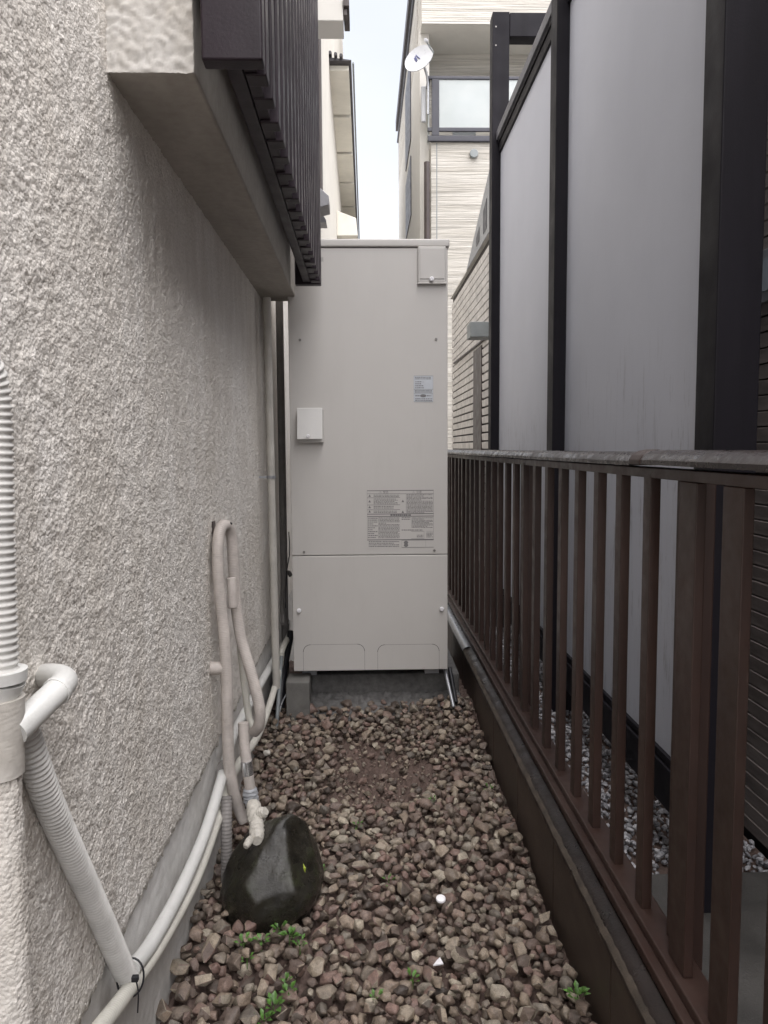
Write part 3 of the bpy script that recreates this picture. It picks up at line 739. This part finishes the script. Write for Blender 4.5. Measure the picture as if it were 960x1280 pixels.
# ------------------------------------------------------------------ water heater
HY = 3.12; hx0, hx1, hz0, hz1 = -.2965, .342, .203, 1.945
wh = empty('water_heater', (.02, HY + .36, .165)); tag(wh, 'tall beige-grey steel water heater tank unit standing at the end of the path', 'water heater')
box('cabinet', (hx0, hx1, HY + .012, HY + .73, hz0, hz1 - .032), M['heater'], wh, bevel=.006)
zs = P(460, 694, Y=HY).z
box('upper_panel', (hx0 + .001, hx1 - .001, HY, HY + .011, zs + .0015, hz1 - .034), M['heater'], wh, bevel=.003)
lp = box('lower_panel', (hx0 + .001, hx1 - .001, HY - .001, HY + .011, hz0 + .001, zs - .0015), M['heater'], wh, bevel=.003)
box('top_cap', (hx0 - .006, hx1 + .006, HY - .007, HY + .735, hz1 - .031, hz1), M['heater'], wh, bevel=.006)
for u, v in ((375, 425), (545, 424), (380, 690), (543, 688)):
    p = P(u, v, Y=HY); MB().tube([(p.x, HY - .004, p.z), (p.x, HY, p.z)], .0055, 12).build('screw', M['screw'], wh, bevel=.001)
for u, v in ((374, 763), (552, 761)):
    p = P(u, v, Y=HY); MB().tube([(p.x, HY - .014, p.z), (p.x, HY - .001, p.z)], [.0085, .0095], 16).build('knob', M['knob'], wh, bevel=.003)
a, b = P(522, 309, Y=HY), P(557, 354, Y=HY)
cv = box('access_cover', (a.x, b.x, HY - .014, HY - .0005, b.z, a.z), M['heater'], wh, bevel=.004)
box('raised_face', (a.x + .008, b.x - .006, HY - .017, HY - .0145, b.z + .014, a.z - .008), M['heater'], cv, bevel=.003)
box('drip_lip', (a.x - .002, b.x + .003, HY - .018, HY - .001, b.z - .006, b.z - .0005), M['heater'], cv, bevel=.002)
p = P(539, 351, Y=HY); MB().tube([(p.x, HY - .030, p.z + .002), (p.x, HY - .0175, p.z + .002)], .009, 16).build('knob', M['knob'], cv, bevel=.003)
# relief valve cover: a flap standing off the cabinet
a, b = P(371, 510, Y=HY - .03), P(403, 549, Y=HY - .03)
rb = box('valve_box', (a.x + .004, b.x + .004, HY - .022, HY - .0005, b.z - .014, a.z - .004), M['heater'], wh, bevel=.003)
MB().prism([(HY - .0225, a.z), (HY - .030, a.z), (HY - .046, b.z), (HY - .040, b.z)], 'x', a.x, b.x).build('flap', M['heater_flap'], rb, bevel=.002)
p = P(385, 545, Y=HY - .046); MB().tube([(p.x, HY - .056, p.z), (p.x, HY - .044, p.z)], .007, 14).build('knob', M['knob'], rb, bevel=.002)
# knock-out outlines on the lower panel
for u0, u1 in ((379, 456), (472, 549)):
    A, B = P(u0, 806, Y=HY - .001), P(u1, 836, Y=HY - .001); r_ = .03; pts = [Vector((A.x, 0, hz0 + .002))]
    for k in range(7): t = math.pi / 2 * k / 6; pts.append(Vector((A.x + r_ - r_ * math.cos(t), 0, A.z - r_ + r_ * math.sin(t))))
    for k in range(7): t = math.pi / 2 * k / 6; pts.append(Vector((B.x - r_ + r_ * math.sin(t), 0, A.z - r_ + r_ * math.cos(t))))
    pts.append(Vector((B.x, 0, hz0 + .002)))
    m = MB()
    for k in range(len(pts) - 1):
        wd = .0010 if 1 <= k <= 6 or 8 <= k <= 13 else .00045
        d = (pts[k + 1] - pts[k]).normalized(); n_ = Vector((-d.z, 0, d.x)) * wd
        a_, b_ = pts[k], pts[k + 1]
        m.add([(q.x, HY - .0016, q.z) for q in (a_ - n_, b_ - n_, b_ + n_, a_ + n_)], [(0, 1, 2, 3)])
    m.build('knockout_line', M['seam'], lp)
# legs
for x in (hx0 + .06, hx1 - .06):
    for y in (HY + .10, HY + .62): box('leg', (x - .03, x + .03, y - .03, y + .03, .166, hz0 + .001), M['steel'], wh)
# print: brand lettering, warning table, rating plate
def text_mesh(txt, size, loc, name, mat, parent, align='LEFT'):
    cu = bpy.data.curves.new(name, 'FONT'); cu.body = txt; cu.size = size; cu.align_x = align; cu.fill_mode = 'FRONT'
    t = bpy.data.objects.new(name, cu); COL.objects.link(t)
    bpy.context.view_layer.update()
    me = bpy.data.meshes.new_from_object(t.evaluated_get(bpy.context.evaluated_depsgraph_get()))
    bpy.data.objects.remove(t)
    me.transform(Matrix.Translation(loc) @ Matrix.Rotation(math.pi / 2, 4, 'X')); me.materials.clear()
    return link(name, me, mat, parent)
p = P(404.5, 327, Y=HY); tb = text_mesh('HITACHI', .0245, (p.x, HY - .0008, p.z), 'brand_lettering', M['ink'], wh, 'RIGHT')
def rect(m, x0, x1, z0, z1, y): m.add([(x0, y, z0), (x1, y, z0), (x1, y, z1), (x0, y, z1)], [(0, 1, 2, 3)])
yp = HY - .0010
def hatch(m, u0, u1, v0, v1, rows, seed, fill=.8, y=yp, th=.5):
    """lines of tiny unreadable print"""
    r = random.Random(seed)
    for k in range(rows):
        v = v0 + (v1 - v0) * (k + .5) / rows; hgt = (v1 - v0) / rows * th; u = u0; ue = u1 if r.random() < fill else u0 + (u1 - u0) * r.uniform(.35, .9)
        while u < ue:
            wd = r.uniform(.8, 2.6); A, B = P(u, v - hgt / 2, Y=HY), P(min(u + wd, u1), v + hgt / 2, Y=HY)
            rect(m, A.x, B.x, B.z, A.z, y); u += wd + r.uniform(.25, .7)
def pxrect(m, u0, u1, v0, v1, y=yp):
    A, B = P(u0, v0, Y=HY), P(u1, v1, Y=HY); rect(m, A.x, B.x, B.z, A.z, y)
wl = MB(); pxrect(wl, 458.5, 542.5, 612.5, 684.5, HY - .0006); wl = wl.build('warning_label', M['heater'], wh)
m = MB(); lw_ = .28
for (u0, u1, v0, v1) in ((459, 542, 613, 613 + lw_), (459, 542, 642.2, 642.2 + lw_), (459, 542, 645.2, 645.2 + lw_), (459, 459 + lw_, 613, 674), (500.3, 500.3 + lw_, 613, 674), (541.7, 542, 613, 674),
                         (459, 542, 674.4, 674.4 + lw_), (459, 500, 617, 617.2), (500, 542, 617, 617.2), (459, 500, 622, 622.2), (459, 500, 631, 631.2), (459, 500, 637, 637.2), (465, 465.2, 617, 642), (507, 507.2, 617, 642),
                         (502, 542, 675, 675.2), (502, 542, 684, 684.2), (502, 502.2, 675, 684), (532, 532.2, 675, 684), (514, 530, 664, 664.2), (514, 530, 673, 673.2), (530, 530.2, 664, 673), (533, 541.5, 664, 664.15)):
    pxrect(m, u0, u1, v0, v1)
m.build('table_rules', M['ink'], wl)
m = MB()
hatch(m, 467, 499, 618, 621.5, 2, 1, .6); hatch(m, 467, 497, 623, 630.5, 5, 2, .6); hatch(m, 467, 492, 632, 636, 2, 3, .5); hatch(m, 467, 496, 638, 641.5, 2, 4, .6)
hatch(m, 508, 541, 617.6, 641.6, 15, 5, .72); hatch(m, 488, 514, 642.7, 645, 1, 6, 1, th=.8)
hatch(m, 460, 472, 646.5, 673, 11, 7, .4, th=.45); hatch(m, 473, 499.5, 646.5, 673, 16, 8, .75, th=.5); hatch(m, 514.5, 541, 646.5, 660, 9, 9, .7); hatch(m, 502, 513, 646, 650, 2, 10, .8); hatch(m, 502, 528, 661.5, 663.5, 1, 14, 1)
hatch(m, 521, 529, 668, 672, 2, 15, 1); hatch(m, 533, 541, 665.5, 672, 4, 16, .8); hatch(m, 461, 499, 676, 684, 4, 11, .8, th=.5)
for u, v in ((462, 619.8), (462, 626.8), (462, 634), (462, 639.5), (503.5, 626.5), (503.5, 640)):
    A = P(u, v, Y=HY); m.add([(A.x - .0055, yp, A.z - .004), (A.x + .0055, yp, A.z - .004), (A.x, yp, A.z + .006)], [(0, 1, 2)])
m.build('fine_print', M['ink'], wl)
for u, v, tx in ((479.5, 616.4, '\u26a0 \u8b66\u544a'), (521, 616.4, '\u26a0 \u6ce8\u610f')):
    p = P(u, v, Y=HY); text_mesh(tx, .0115, (p.x, yp, p.z), 'heading', M['ink'], wl, 'CENTER')
m = MB(); p = P(507.5, 679.8, Y=HY); m.add([(p.x + .011 * math.cos(t * .5236) * (1 if t % 3 else .6), yp, p.z + .013 * math.sin(t * .5236)) for t in range(12)], [tuple(range(12))]); m.build('mark', M['ink'], wl)
rp = MB(); pxrect(rp, 517, 541.5, 469.5, 502.5, HY - .0006); rp = rp.build('rating_plate', M['sticker'], wh)
m = MB(); hatch(m, 518.5, 539, 471, 474.5, 2, 21, .9); hatch(m, 519, 533, 476, 486, 4, 22, .5, th=.4); hatch(m, 518.5, 540, 487.5, 491, 2, 23, 1, th=.6); hatch(m, 519, 525, 493.5, 496, 1, 24); hatch(m, 533.5, 539, 493.5, 496, 1, 25); hatch(m, 519, 540, 497.5, 501.5, 2, 26, .9)
for (u0, u1, v0, v1) in ((517.3, 541.2, 469.8, 470.1), (517.3, 541.2, 486.6, 486.9), (517.3, 541.2, 492, 492.3), (517.3, 541.2, 502, 502.3), (517.3, 517.5, 470, 502), (541, 541.2, 470, 502)): pxrect(m, u0, u1, v0, v1)
p = P(529, 494.8, Y=HY); m.add([(p.x + .0125 * math.cos(t * .3142), yp - .0002, p.z + .0062 * math.sin(t * .3142)) for t in range(20)], [tuple(range(20))])
m.build('plate_print', M['ink'], rp)

# concrete pad, loose block and drain pipe under the heater
pad_n = 60
o = box('concrete_pad', (-.23, .40, 3.20, 3.95, -.15, .164), M['concrete'], bevel=.01); tag(o, 'wet dark concrete pad under the water heater', 'concrete pad')
xs_ = np.linspace(-.32, .40, 90); ys_ = np.linspace(2.99, 3.21, 40); XX, YY = np.meshgrid(xs_, ys_)
ZZ = -.03 + .115 * np.clip((YY - 2.99) / .2, 0, 1) ** .8 + .005 * band_noise(40, 90, 1.5, 9, 41)
o = grid_mesh('mortar_skirt', np.stack([XX, YY, ZZ], -1), M['concrete']); tag(o, 'rough grey mortar slope at the foot of the concrete pad', 'mortar')
a, b = P(357, 853, Y=3.06), P(387, 886, Y=3.06)
o = MB().box(a.x, b.x, 3.06, 3.19, b.z - .05, a.z).build('concrete_block', M['block'], bevel=.006); tag(o, 'small grey concrete block beside the pad near the stucco wall', 'concrete block')
dp = empty('drain_pipe', (.35, 3.1, .05)); tag(dp, 'short shiny metal drain pipe at the heater corner by the low wall', 'drain pipe')
MB().tube([P(556, 836, Y=3.16), P(567, 884, Y=3.02)], .0075, 12).build('pipe', M['steel'], dp, smooth=60)
MB().tube([P(562, 835, Y=3.2), P(570, 878, Y=3.08)], .009, 10).build('cable', M['black'], dp, smooth=60)

# ------------------------------------------------------------------ pipes and hoses on the left wall
PXW = -.384
def W(u, v, X=PXW): return P(u, v, X=X)
# thin vertical pipe beside the heater
vp = empty('wall_pipe', W(345, 870)); tag(vp, 'thin beige vertical pipe on the wall next to the heater', 'pipe')
a, b = P(333.5, 372, Y=3.0), P(345.5, 860, Y=2.98)
MB().tube([a, b], .0150, 14).build('pipe', M['pipe_beige'], vp, smooth=60)
p = a.lerp(b, (592 - 372) / (860 - 372)); MB().tube([p - Vector((0, 0, .006)), p + Vector((0, 0, .006))], .018, 14).build('clamp', M['steel'], vp, smooth=40)
MB().box(WX - .01, p.x - .012, p.y - .004, p.y + .004, p.z - .004, p.z + .004).build('bracket', M['steel'], vp)
# white smooth conduit along the foundation
cw = empty('white_conduit', W(163, 1215)); tag(cw, 'smooth white pipe running low along the foundation towards the heater', 'pipe')
MB().tube(spline([W(u, v) for u, v in ((164, 1213), (190, 1178), (226, 1112), (256, 1042), (275, 980), (288, 930), (301, 900), (322, 862), (346, 818), (358, 797))] + [Vector((-.36, 3.5, .33))], .02), .0140, 14).build('pipe', M['pipe_white'], cw, smooth=60)
for t in ((278, 962), (318, 868)):
    p = W(*t); p2 = W(t[0] + 2, t[1] - 6); MB().tube([p, p2], .0156, 14).build('strap', M['grey_pipe'], cw, smooth=40)
# cream corrugated conduit under it
cc_ = [P(104, 1310, X=-.378)] + [P(u, v, X=-.380) for u, v in ((128, 1280), (160, 1238), (205, 1172), (246, 1095), (270, 1030), (286, 980), (303, 948), (322, 920))] + [P(u, v, X=-.36) for u, v in ((338, 878), (350, 833))] + [P(353, 812, X=-.352), P(362, 793, X=-.345)]
o = ribbed(cc_, .0128, .0065, .0012, name='cream_conduit', mat=M['pipe_cream']); tag(o, 'cream ribbed conduit below the white pipe along the foundation', 'conduit')
# near vertical corrugated conduit, collar, painted column
nc = empty('riser_conduit', (-.375, .80, 0)); tag(nc, 'pale ribbed conduit rising from a painted collar on the stucco wall', 'conduit')
pA, pB = P(-10, 500, Y=.80), P(0, 842, Y=.80)
up = P(-30, 440, Y=.78)
ribbed([pB, pB.lerp(pA, .5), pA, up, P(-62, 385, Y=.76), P(-80, 355, Y=.76) + Vector((-.05, 0, 0))], .0190, .0078, .0028, 18, nc, 'ribbed_tube', M['conduit'])
c0, c1 = P(-3, 872, Y=.80), P(-3, 968, Y=.80)
MB().tube([pB + Vector((0, 0, -.008)), pB + Vector((0, 0, .004))], [.026, .027], 20).build('ring', M['pipe_white'], nc, smooth=40)
MB().tube([c0, pB + Vector((0, 0, -.008))], [.020, .025], 18).build('neck', M['pipe_white'], nc, smooth=40)
def rough_col(name, p, q, r, mat, seed, amp):
    hN, sN = 70, 48; nn = band_noise(hN, sN, 1.5, 6, seed); vs = []
    for i in range(hN):
        t = i / (hN - 1); c = p.lerp(q, t)
        for k in range(sN):
            a_ = 2 * math.pi * k / sN; rr = r + amp * nn[i, k]; vs.append((c.x + rr * math.cos(a_), c.y + rr * math.sin(a_), c.z))
    m = MB(); m.add(vs, [(i * sN + k, i * sN + (k + 1) % sN, (i + 1) * sN + (k + 1) % sN, (i + 1) * sN + k) for i in range(hN - 1) for k in range(sN)] + [tuple(range(sN - 1, -1, -1)), tuple(range((hN - 1) * sN, hN * sN))])
    return m.build(name, mat, nc, smooth=70)
rough_col('collar', c1, c0, .0265, M['bay'], 51, .00012)
c2 = Vector((c1.x - .002, c1.y, -.10)); rough_col('painted_column', c2, c1 + Vector((-.002, 0, -.0015)), .0245, M['stucco'], 52, .0010)
# white elbow pipe from the collar into the wall
el = empty('elbow_pipe', P(40, 900, Y=.82)); tag(el, 'white elbow pipe bending from the painted collar into the stucco wall', 'pipe')
e = [P(18, 915, Y=.80), P(52, 882, Y=.84), P(74, 861, Y=.875), P(80, 850, Y=.905), P(68, 845, Y=.93), P(50, 846, Y=.96), P(25, 850, Y=1.01)]
MB().tube(spline(e, .004), .0152, 18).build('pipe', M['pipe_white'], el, smooth=70)
d_ = (e[2] - e[1]).normalized(); MB().tube([e[2] - d_ * .008, e[2] - d_ * .002], .0168, 18).build('socket_rim', M['pipe_white'], el, smooth=40)
d_ = (e[5] - e[4]).normalized(); MB().tube([e[5] - d_ * .002, e[5] + d_ * .004], .0168, 18).build('socket_rim', M['pipe_white'], el, smooth=40)
# diagonal ribbed conduit down to the cable tie
o = ribbed([P(24, 895, Y=.865), P(42, 950, Y=.885), P(62, 1005, Y=.92), P(90, 1068, Y=.985), P(122, 1138, Y=1.075), P(152, 1207, Y=1.16), P(163, 1230, Y=1.19)], .0180, .0072, .0030, 18, None, 'sloping_conduit', M['conduit'])
tag(o, 'pale ribbed conduit sloping down the wall to a black cable tie', 'conduit')
ct = empty('cable_tie', W(165, 1222)); tag(ct, 'black cable tie binding the conduits near the foundation', 'cable tie')
ctr = P(163, 1222, X=-.376); ring = []
for k in range(25):
    a_ = 2 * math.pi * k / 24; ring.append(ctr + Vector((.021 * math.cos(a_), .010 * math.sin(a_), .026 * math.sin(a_))))
MB().tube(ring, .0016, 6, cap=False).build('band', M['black'], ct, smooth=60)
p = P(169, 1223, X=-.352); MB().box(p.x - .005, p.x + .005, p.y - .004, p.y + .004, p.z - .004, p.z + .004).build('head', M['black'], ct, bevel=.001)
MB().tube(spline([p, p + Vector((.004, 0, -.02)), p + Vector((.002, 0, -.055))], .01), .0011, 6).build('tail', M['black'], ct)

# hose looped over a hook on the wall
hk = empty('wall_hook', P(279, 655, Y=2.06)); tag(hk, 'small dark hook on the stucco wall holding the hose loop', 'hook')
p = P(279, 657, Y=2.06)
MB().tube(spline([(WX - .005, 2.06, p.z - .012), (p.x - .01, 2.06, p.z - .010), (p.x + .012, 2.06, p.z - .006), (p.x + .022, 2.06, p.z + .008)], .006), .0035, 8).build('arm', M['black'], hk, smooth=60)
MB().box(WX - .004, WX + .004, 2.045, 2.075, p.z - .03, p.z + .012).build('plate', M['brown_trim'], hk)
hs_ = [P(u, v, Y=y) for u, v, y in ((306, 1027, 2.02), (299, 1012, 2.02), (291, 985, 2.0), (286, 950, 1.99), (284, 890, 1.985), (283, 840, 1.985), (280, 790, 1.99), (274, 735, 1.995), (272, 690, 2.0), (275, 663, 2.02), (282, 657, 2.06), (289, 668, 2.09), (292, 705, 2.10), (295, 755, 2.10), (302, 800, 2.09), (315, 845, 2.07), (324, 882, 2.06), (324, 905, 2.07), (318, 915, 2.10))]
o = ribbed(hs_, .0158, .0045, .0007, 16, None, 'looped_hose', M['hose']); tag(o, 'beige tape-wrapped hose looped over the hook on the stucco wall', 'hose')
o = ribbed([P(u, v, Y=y) for u, v, y in ((318, 914, 2.12), (311, 895, 2.14), (306, 860, 2.15), (301, 815, 2.15), (297, 765, 2.15), (293, 700, 2.13))], .0100, .0045, .0004, 12, None, 'thin_hose', M['pipe_cream']); tag(o, 'thin cream hose strand hanging behind the beige hose loop', 'hose')
o = MB().tube(spline([P(289, 722, Y=2.05), P(290, 735, Y=2.045), P(291, 760, Y=2.04)], .005), .0135, 14).build('hose_sleeve', M['hose'], bevel=.003); tag(o, 'short beige sleeve tucked between the two hose strands', 'sleeve')
st = empty('wall_stub', P(264, 835, X=WX)); tag(st, 'stubby stucco-coated pipe outlet on the wall behind the hose', 'pipe')
p = P(263, 835, X=WX); MB().tube([p + Vector((-.01, 0, 0)), p + Vector((.022, .004, -.002)), p + Vector((.034, .006, -.003))], [.018, .0165, .013], 16).build('outlet', M['hose'], st, bevel=.003)
# taped stand pipe
sp = empty('stand_pipe', P(312, 1060, Y=2.0)); tag(sp, 'taped stand pipe with silver band and white wrapped valve behind the boulder', 'pipe')
def T(u, v, y=2.0): return P(u, v, Y=y)
ribbed([T(304, 903, 2.02), T(306, 935, 2.01), T(310, 965), T(313, 990)], .0145, .0045, .0004, 14, sp, 'pipe', M['hose'])
MB().tube([T(308, 951), T(310, 968)], .0158, 16).build('silver_band', M['silver'], sp, smooth=40)
def lump(name, p, q, r, seed, mat, amp=.003):
    hN, sN = 31, 24; nn = band_noise(hN, sN, 2, 8, seed); d_ = (q - p).normalized(); u_ = d_.cross(Vector((0, 1, 0))).normalized(); v_ = d_.cross(u_); vs = []
    for i in range(hN):
        t = i / (hN - 1); c = p.lerp(q, t); rr0 = r * (1 - .35 * abs(2 * t - 1) ** 4)
        for k in range(sN):
            a_ = 2 * math.pi * k / sN; rr = rr0 * (.93 + .11 * ((t * 5 + k / sN) % 1)) + .5 * amp * nn[i, k]; vs.append(c + (u_ * math.cos(a_) + v_ * math.sin(a_)) * rr)
    m = MB(); m.add(vs, [(i * sN + k, i * sN + (k + 1) % sN, (i + 1) * sN + (k + 1) % sN, (i + 1) * sN + k) for i in range(hN - 1) for k in range(sN)] + [tuple(range(sN - 1, -1, -1)), tuple(range((hN - 1) * sN, hN * sN))])
    return m.build(name, mat, sp, smooth=32)
lump('grey_tape', T(312, 984), T(315, 1008), .0205, 61, M['tape_grey'], .0012)
lump('wrapped_valve', T(316, 1004, 1.94), T(322, 1033, 1.84), .0205, 62, M['tape_white'], .0016)
lump('wrapped_arm', T(320, 1021, 1.875), T(332, 1014, 1.86), .0145, 63, M['tape_white'], .0012)
lump('wrapped_outlet', T(321, 1027, 1.845), T(321, 1051, 1.765), .0185, 64, M['tape_white'], .0012)
lump('outlet_tip', T(314, 1047, 1.765), T(307, 1059, 1.74), .0090, 65, M['tape_white'], .0008)
# grey ribbed drain pipe between wall and boulder
g0 = P(283, 1108, Z=.0)
o = ribbed([Vector((g0.x, g0.y, -.03)), P(283, 1040, Y=g0.y), P(283, 995, Y=g0.y + .03)], .0150, .009, .0012, 14, None, 'ribbed_drain_pipe', M['grey_pipe']); tag(o, 'grey ribbed drain pipe standing between the wall and the boulder', 'pipe')
# cables and lagged pipes in the gap behind the wall pipe
for k, (pts, r_, mt, lb) in enumerate((
    (((350, 905, 3.13), (352, 860, 3.2), (357, 825, 3.3), (364, 790, 3.4)), .016, 'black', 'thick black lagged pipe squeezed between wall and heater'),
    (((354, 780, 3.35), (353, 745, 3.5), (358, 715, 3.6), (364, 720, 3.6)), .010, 'grey_pipe', 'grey pipe bend in the gap beside the heater'),
    (((357, 760, 3.3), (358, 720, 3.4), (362, 690, 3.45), (361, 665, 3.4)), .0022, 'black', 'thin black cable dangling beside the heater side'),
    (((347, 905, 3.06), (352, 880, 3.09), (362, 862, 3.12), (372, 850, 3.16)), .003, 'steel', 'thin grey wire curving out from under the heater'),
    (((345, 915, 3.0), (347, 890, 3.02), (349, 860, 3.08), (352, 820, 3.2)), .008, 'boxgrey', 'slim grey pipe rising behind the wall pipe'))):
    o = MB().tube(spline([P(u, v, Y=y) for u, v, y in pts], .01), r_, 10).build('cable' if r_ < .01 else 'lagged_pipe', M[mt], smooth=60); tag(o, lb, 'cable' if r_ < .01 else 'pipe')

p = P(353, 600, Y=3.5); o = MB().tube([(p.x, 3.5, -.02), (p.x, 3.5, 2.6)], .017, 14).build('gap_shade_pipe', M['grey_pipe'], smooth=60); tag(o, 'dark grey upright tube added in place of the shade between stucco wall and heater', 'pipe')  # added dark tube, stands in for the shade band in the gap
# ------------------------------------------------------------------ boulder and the small things on the gravel
def boulder():
    bm = bmesh.new(); bmesh.ops.create_icosphere(bm, subdivisions=5, radius=1)
    r = random.Random(4)
    planes = [((-.75, -.35, .55), .80), ((.62, -.45, .62), .72), ((.05, -.82, .50), .78), ((-.2, .5, .82), .84), ((.85, -.2, -.1), .90), ((-.9, -.2, -.1), .93), ((.2, -.95, -.15), .88), ((0, .9, .2), .85), ((.95, .2, .4), .86), ((-.5, -.75, -.2), .90), ((.15, .1, 1), .98)]
    for v in bm.verts:
        p = v.co.copy()
        for n_, d_ in planes:
            n_ = Vector(n_).normalized(); e = p.dot(n_) - d_
            if e > 0: p -= n_ * e * .76
        v.co = p
    return bm
bmr = boulder()
c0 = P(335, 1100, Y=BY)
wd = (P(398, 1100, Y=BY).x - P(272, 1100, Y=BY).x) / 2
topz = P(350, 1022, Y=BY + .02).z
from mathutils import noise as mnoise
for v in bmr.verts:
    p = v.co.copy()
    p += p.normalized() * (.085 * mnoise.noise(p * 1.7 + Vector((3.1, 0, 1.2))) + .035 * mnoise.noise(p * 4.2) - .02 * abs(mnoise.noise(p * 5.5 + Vector((7, 2, 0)))) + .008 * mnoise.noise(p * 14))
    zf = (p.z + .95) / 1.9
    sh = .045 * max(0, zf) ** 1.6                              # the peak leans towards the fence side
    tw = (1 - .60 * max(0, zf - .3) ** 1.15) * (1 + .10 * max(0, .35 - zf))
    v.co = Vector((c0.x + sh + p.x * wd * 1.12 * tw, BY + p.y * .150 * tw, -.05 + (topz + .058) * max(0, zf) ** .95))
me = bpy.data.meshes.new('boulder'); bmr.to_mesh(me); bmr.free(); me.shade_smooth()
bo = link('boulder', me, M['boulder']); tag(bo, 'dark wet mossy boulder on the gravel beside the stucco wall', 'boulder')
def leaf(m, base, d, up_, ln, wd_):
    d = d.normalized(); s_ = d.cross(up_).normalized(); mid = base + d * ln * .5 + up_ * ln * .18; tip = base + d * ln
    m.add([base, mid - s_ * wd_ / 2, tip, mid + s_ * wd_ / 2, mid - up_ * ln * .05], [(0, 1, 4), (1, 2, 4), (2, 3, 4), (3, 0, 4)])
def top_z(x, y):
    z = soil_z(x, y)
    for t in items:
        dx, dy = t[0] - x, t[1] - y
        if dx * dx + dy * dy < t[3] ** 2: z = max(z, t[2] + t[3] * .2)
    return float(z)
for (u, v, n_, ln) in ((305, 1190, 9, .017), (327, 1190, 10, .018), (349, 1172, 10, .017), (362, 1183, 14, .020), (375, 1187, 11, .016), (309, 1212, 6, .014), (357, 1232, 7, .016), (330, 1271, 12, .020), (342, 1266, 12, .022), (361, 1252, 9, .018), (446, 1030, 9, .014), (516, 1222, 9, .016), (468, 1246, 8, .016), (403, 1088, 12, .016), (722, 1256, 14, .024), (612, 985, 10, .016), (540, 1000, 7, .012), (486, 1106, 8, .013)):
    b = P(u, v, Z=.012); rt = empty('weed', (b.x, b.y, top_z(b.x, b.y) - .004)); tag(rt, 'small green weed sprouting ' + ('at the foot of the low brown wall' if u > 600 else 'close beside the boulder flank facing the fence' if u == 403 else 'at the edge of the bare soil patch' if v < 1060 else 'near the white cap and shard' if u > 460 else 'among the stones in front of the dark boulder'), 'weed', 'green weeds among the gravel')
    m = MB(); r = random.Random(int(u * 7 + v))
    for k in range(n_):
        a_ = k * 2.4 + r.uniform(-.4, .4); el_ = r.uniform(.15, 1.0); d_ = Vector((math.cos(a_) * math.cos(el_), math.sin(a_) * math.cos(el_), math.sin(el_)))
        st_ = Vector((b.x, b.y, rt.location.z)) + d_ * r.uniform(.004, .012) + Vector((0, 0, r.uniform(.004, .014)))
        leaf(m, st_, d_, Vector((0, 0, 1)), ln * r.uniform(.6, 1.1), ln * r.uniform(.4, .6))
    m.build('leaves', M['leaf'], rt)
    MB().tube([(b.x, b.y, rt.location.z - .01), (b.x, b.y, rt.location.z + .014)], .0012, 5).build('stem', M['leaf'], rt)
# moss tufts by the wall foot and low wall
# white bits
def lie(u, v): b = P(u, v, Z=.02); return Vector((b.x, b.y, top_z(b.x, b.y) + .005))
p = lie(551, 1122)
bc_ = MB(); 
vs = []
for i, (rr, zz_) in enumerate(((.0115, 0), (.0125, .002), (.0115, .0055), (.006, .0065))):
    vs += [(p.x + rr * math.cos(k * .3927), p.y + rr * .9 * math.sin(k * .3927), p.z + zz_ + .25 * rr * math.sin(k * .3927)) for k in range(16)]
bc_.add(vs, [(i * 16 + k, i * 16 + (k + 1) % 16, (i + 1) * 16 + (k + 1) % 16, (i + 1) * 16 + k) for i in range(3) for k in range(16)] + [tuple(range(15, -1, -1)), tuple(range(48, 64))])
o = bc_.build('bottle_cap', M['knob'], smooth=40); tag(o, 'round white plastic cap lying on the gravel', 'cap')
p = lie(547, 1195); o = MB().prism([(p.x - .011, p.y - .010), (p.x + .012, p.y - .006), (p.x + .007, p.y + .016), (p.x + .0, p.y + .007)], 'z', p.z, p.z + .004).build('plastic_shard', M['knob'], bevel=.001); tag(o, 'triangular white plastic shard lying on the gravel', 'shard')
o = link('pale_stone', STONES[5].copy(), None); o.data.materials.clear(); o.data.materials.append(M['tape_white']); o.location = lie(334, 947) + Vector((0, 0, .01)); o.scale = (.022, .02, .018); tag(o, 'single chalky white stone near the foot of the stand pipe', 'stone')
p = lie(350, 972); o = MB().tube([p, p + Vector((.07, .01, .004)), p + Vector((.15, .005, .002))], .0012, 5).build('dry_stalk', M['dry']); tag(o, 'thin dry stalk lying across the gravel behind the boulder', 'stalk')
p = P(379, 1085, Y=BY - .085); m = MB(); leaf(m, p + Vector((0, 0, .012)), Vector((.25, -.3, -1)), Vector((.3, -.8, .3)).normalized(), .022, .006); o = m.build('fallen_leaf', M['leaf_y']); tag(o, 'yellow-green leaf stuck on the dark boulder', 'leaf')
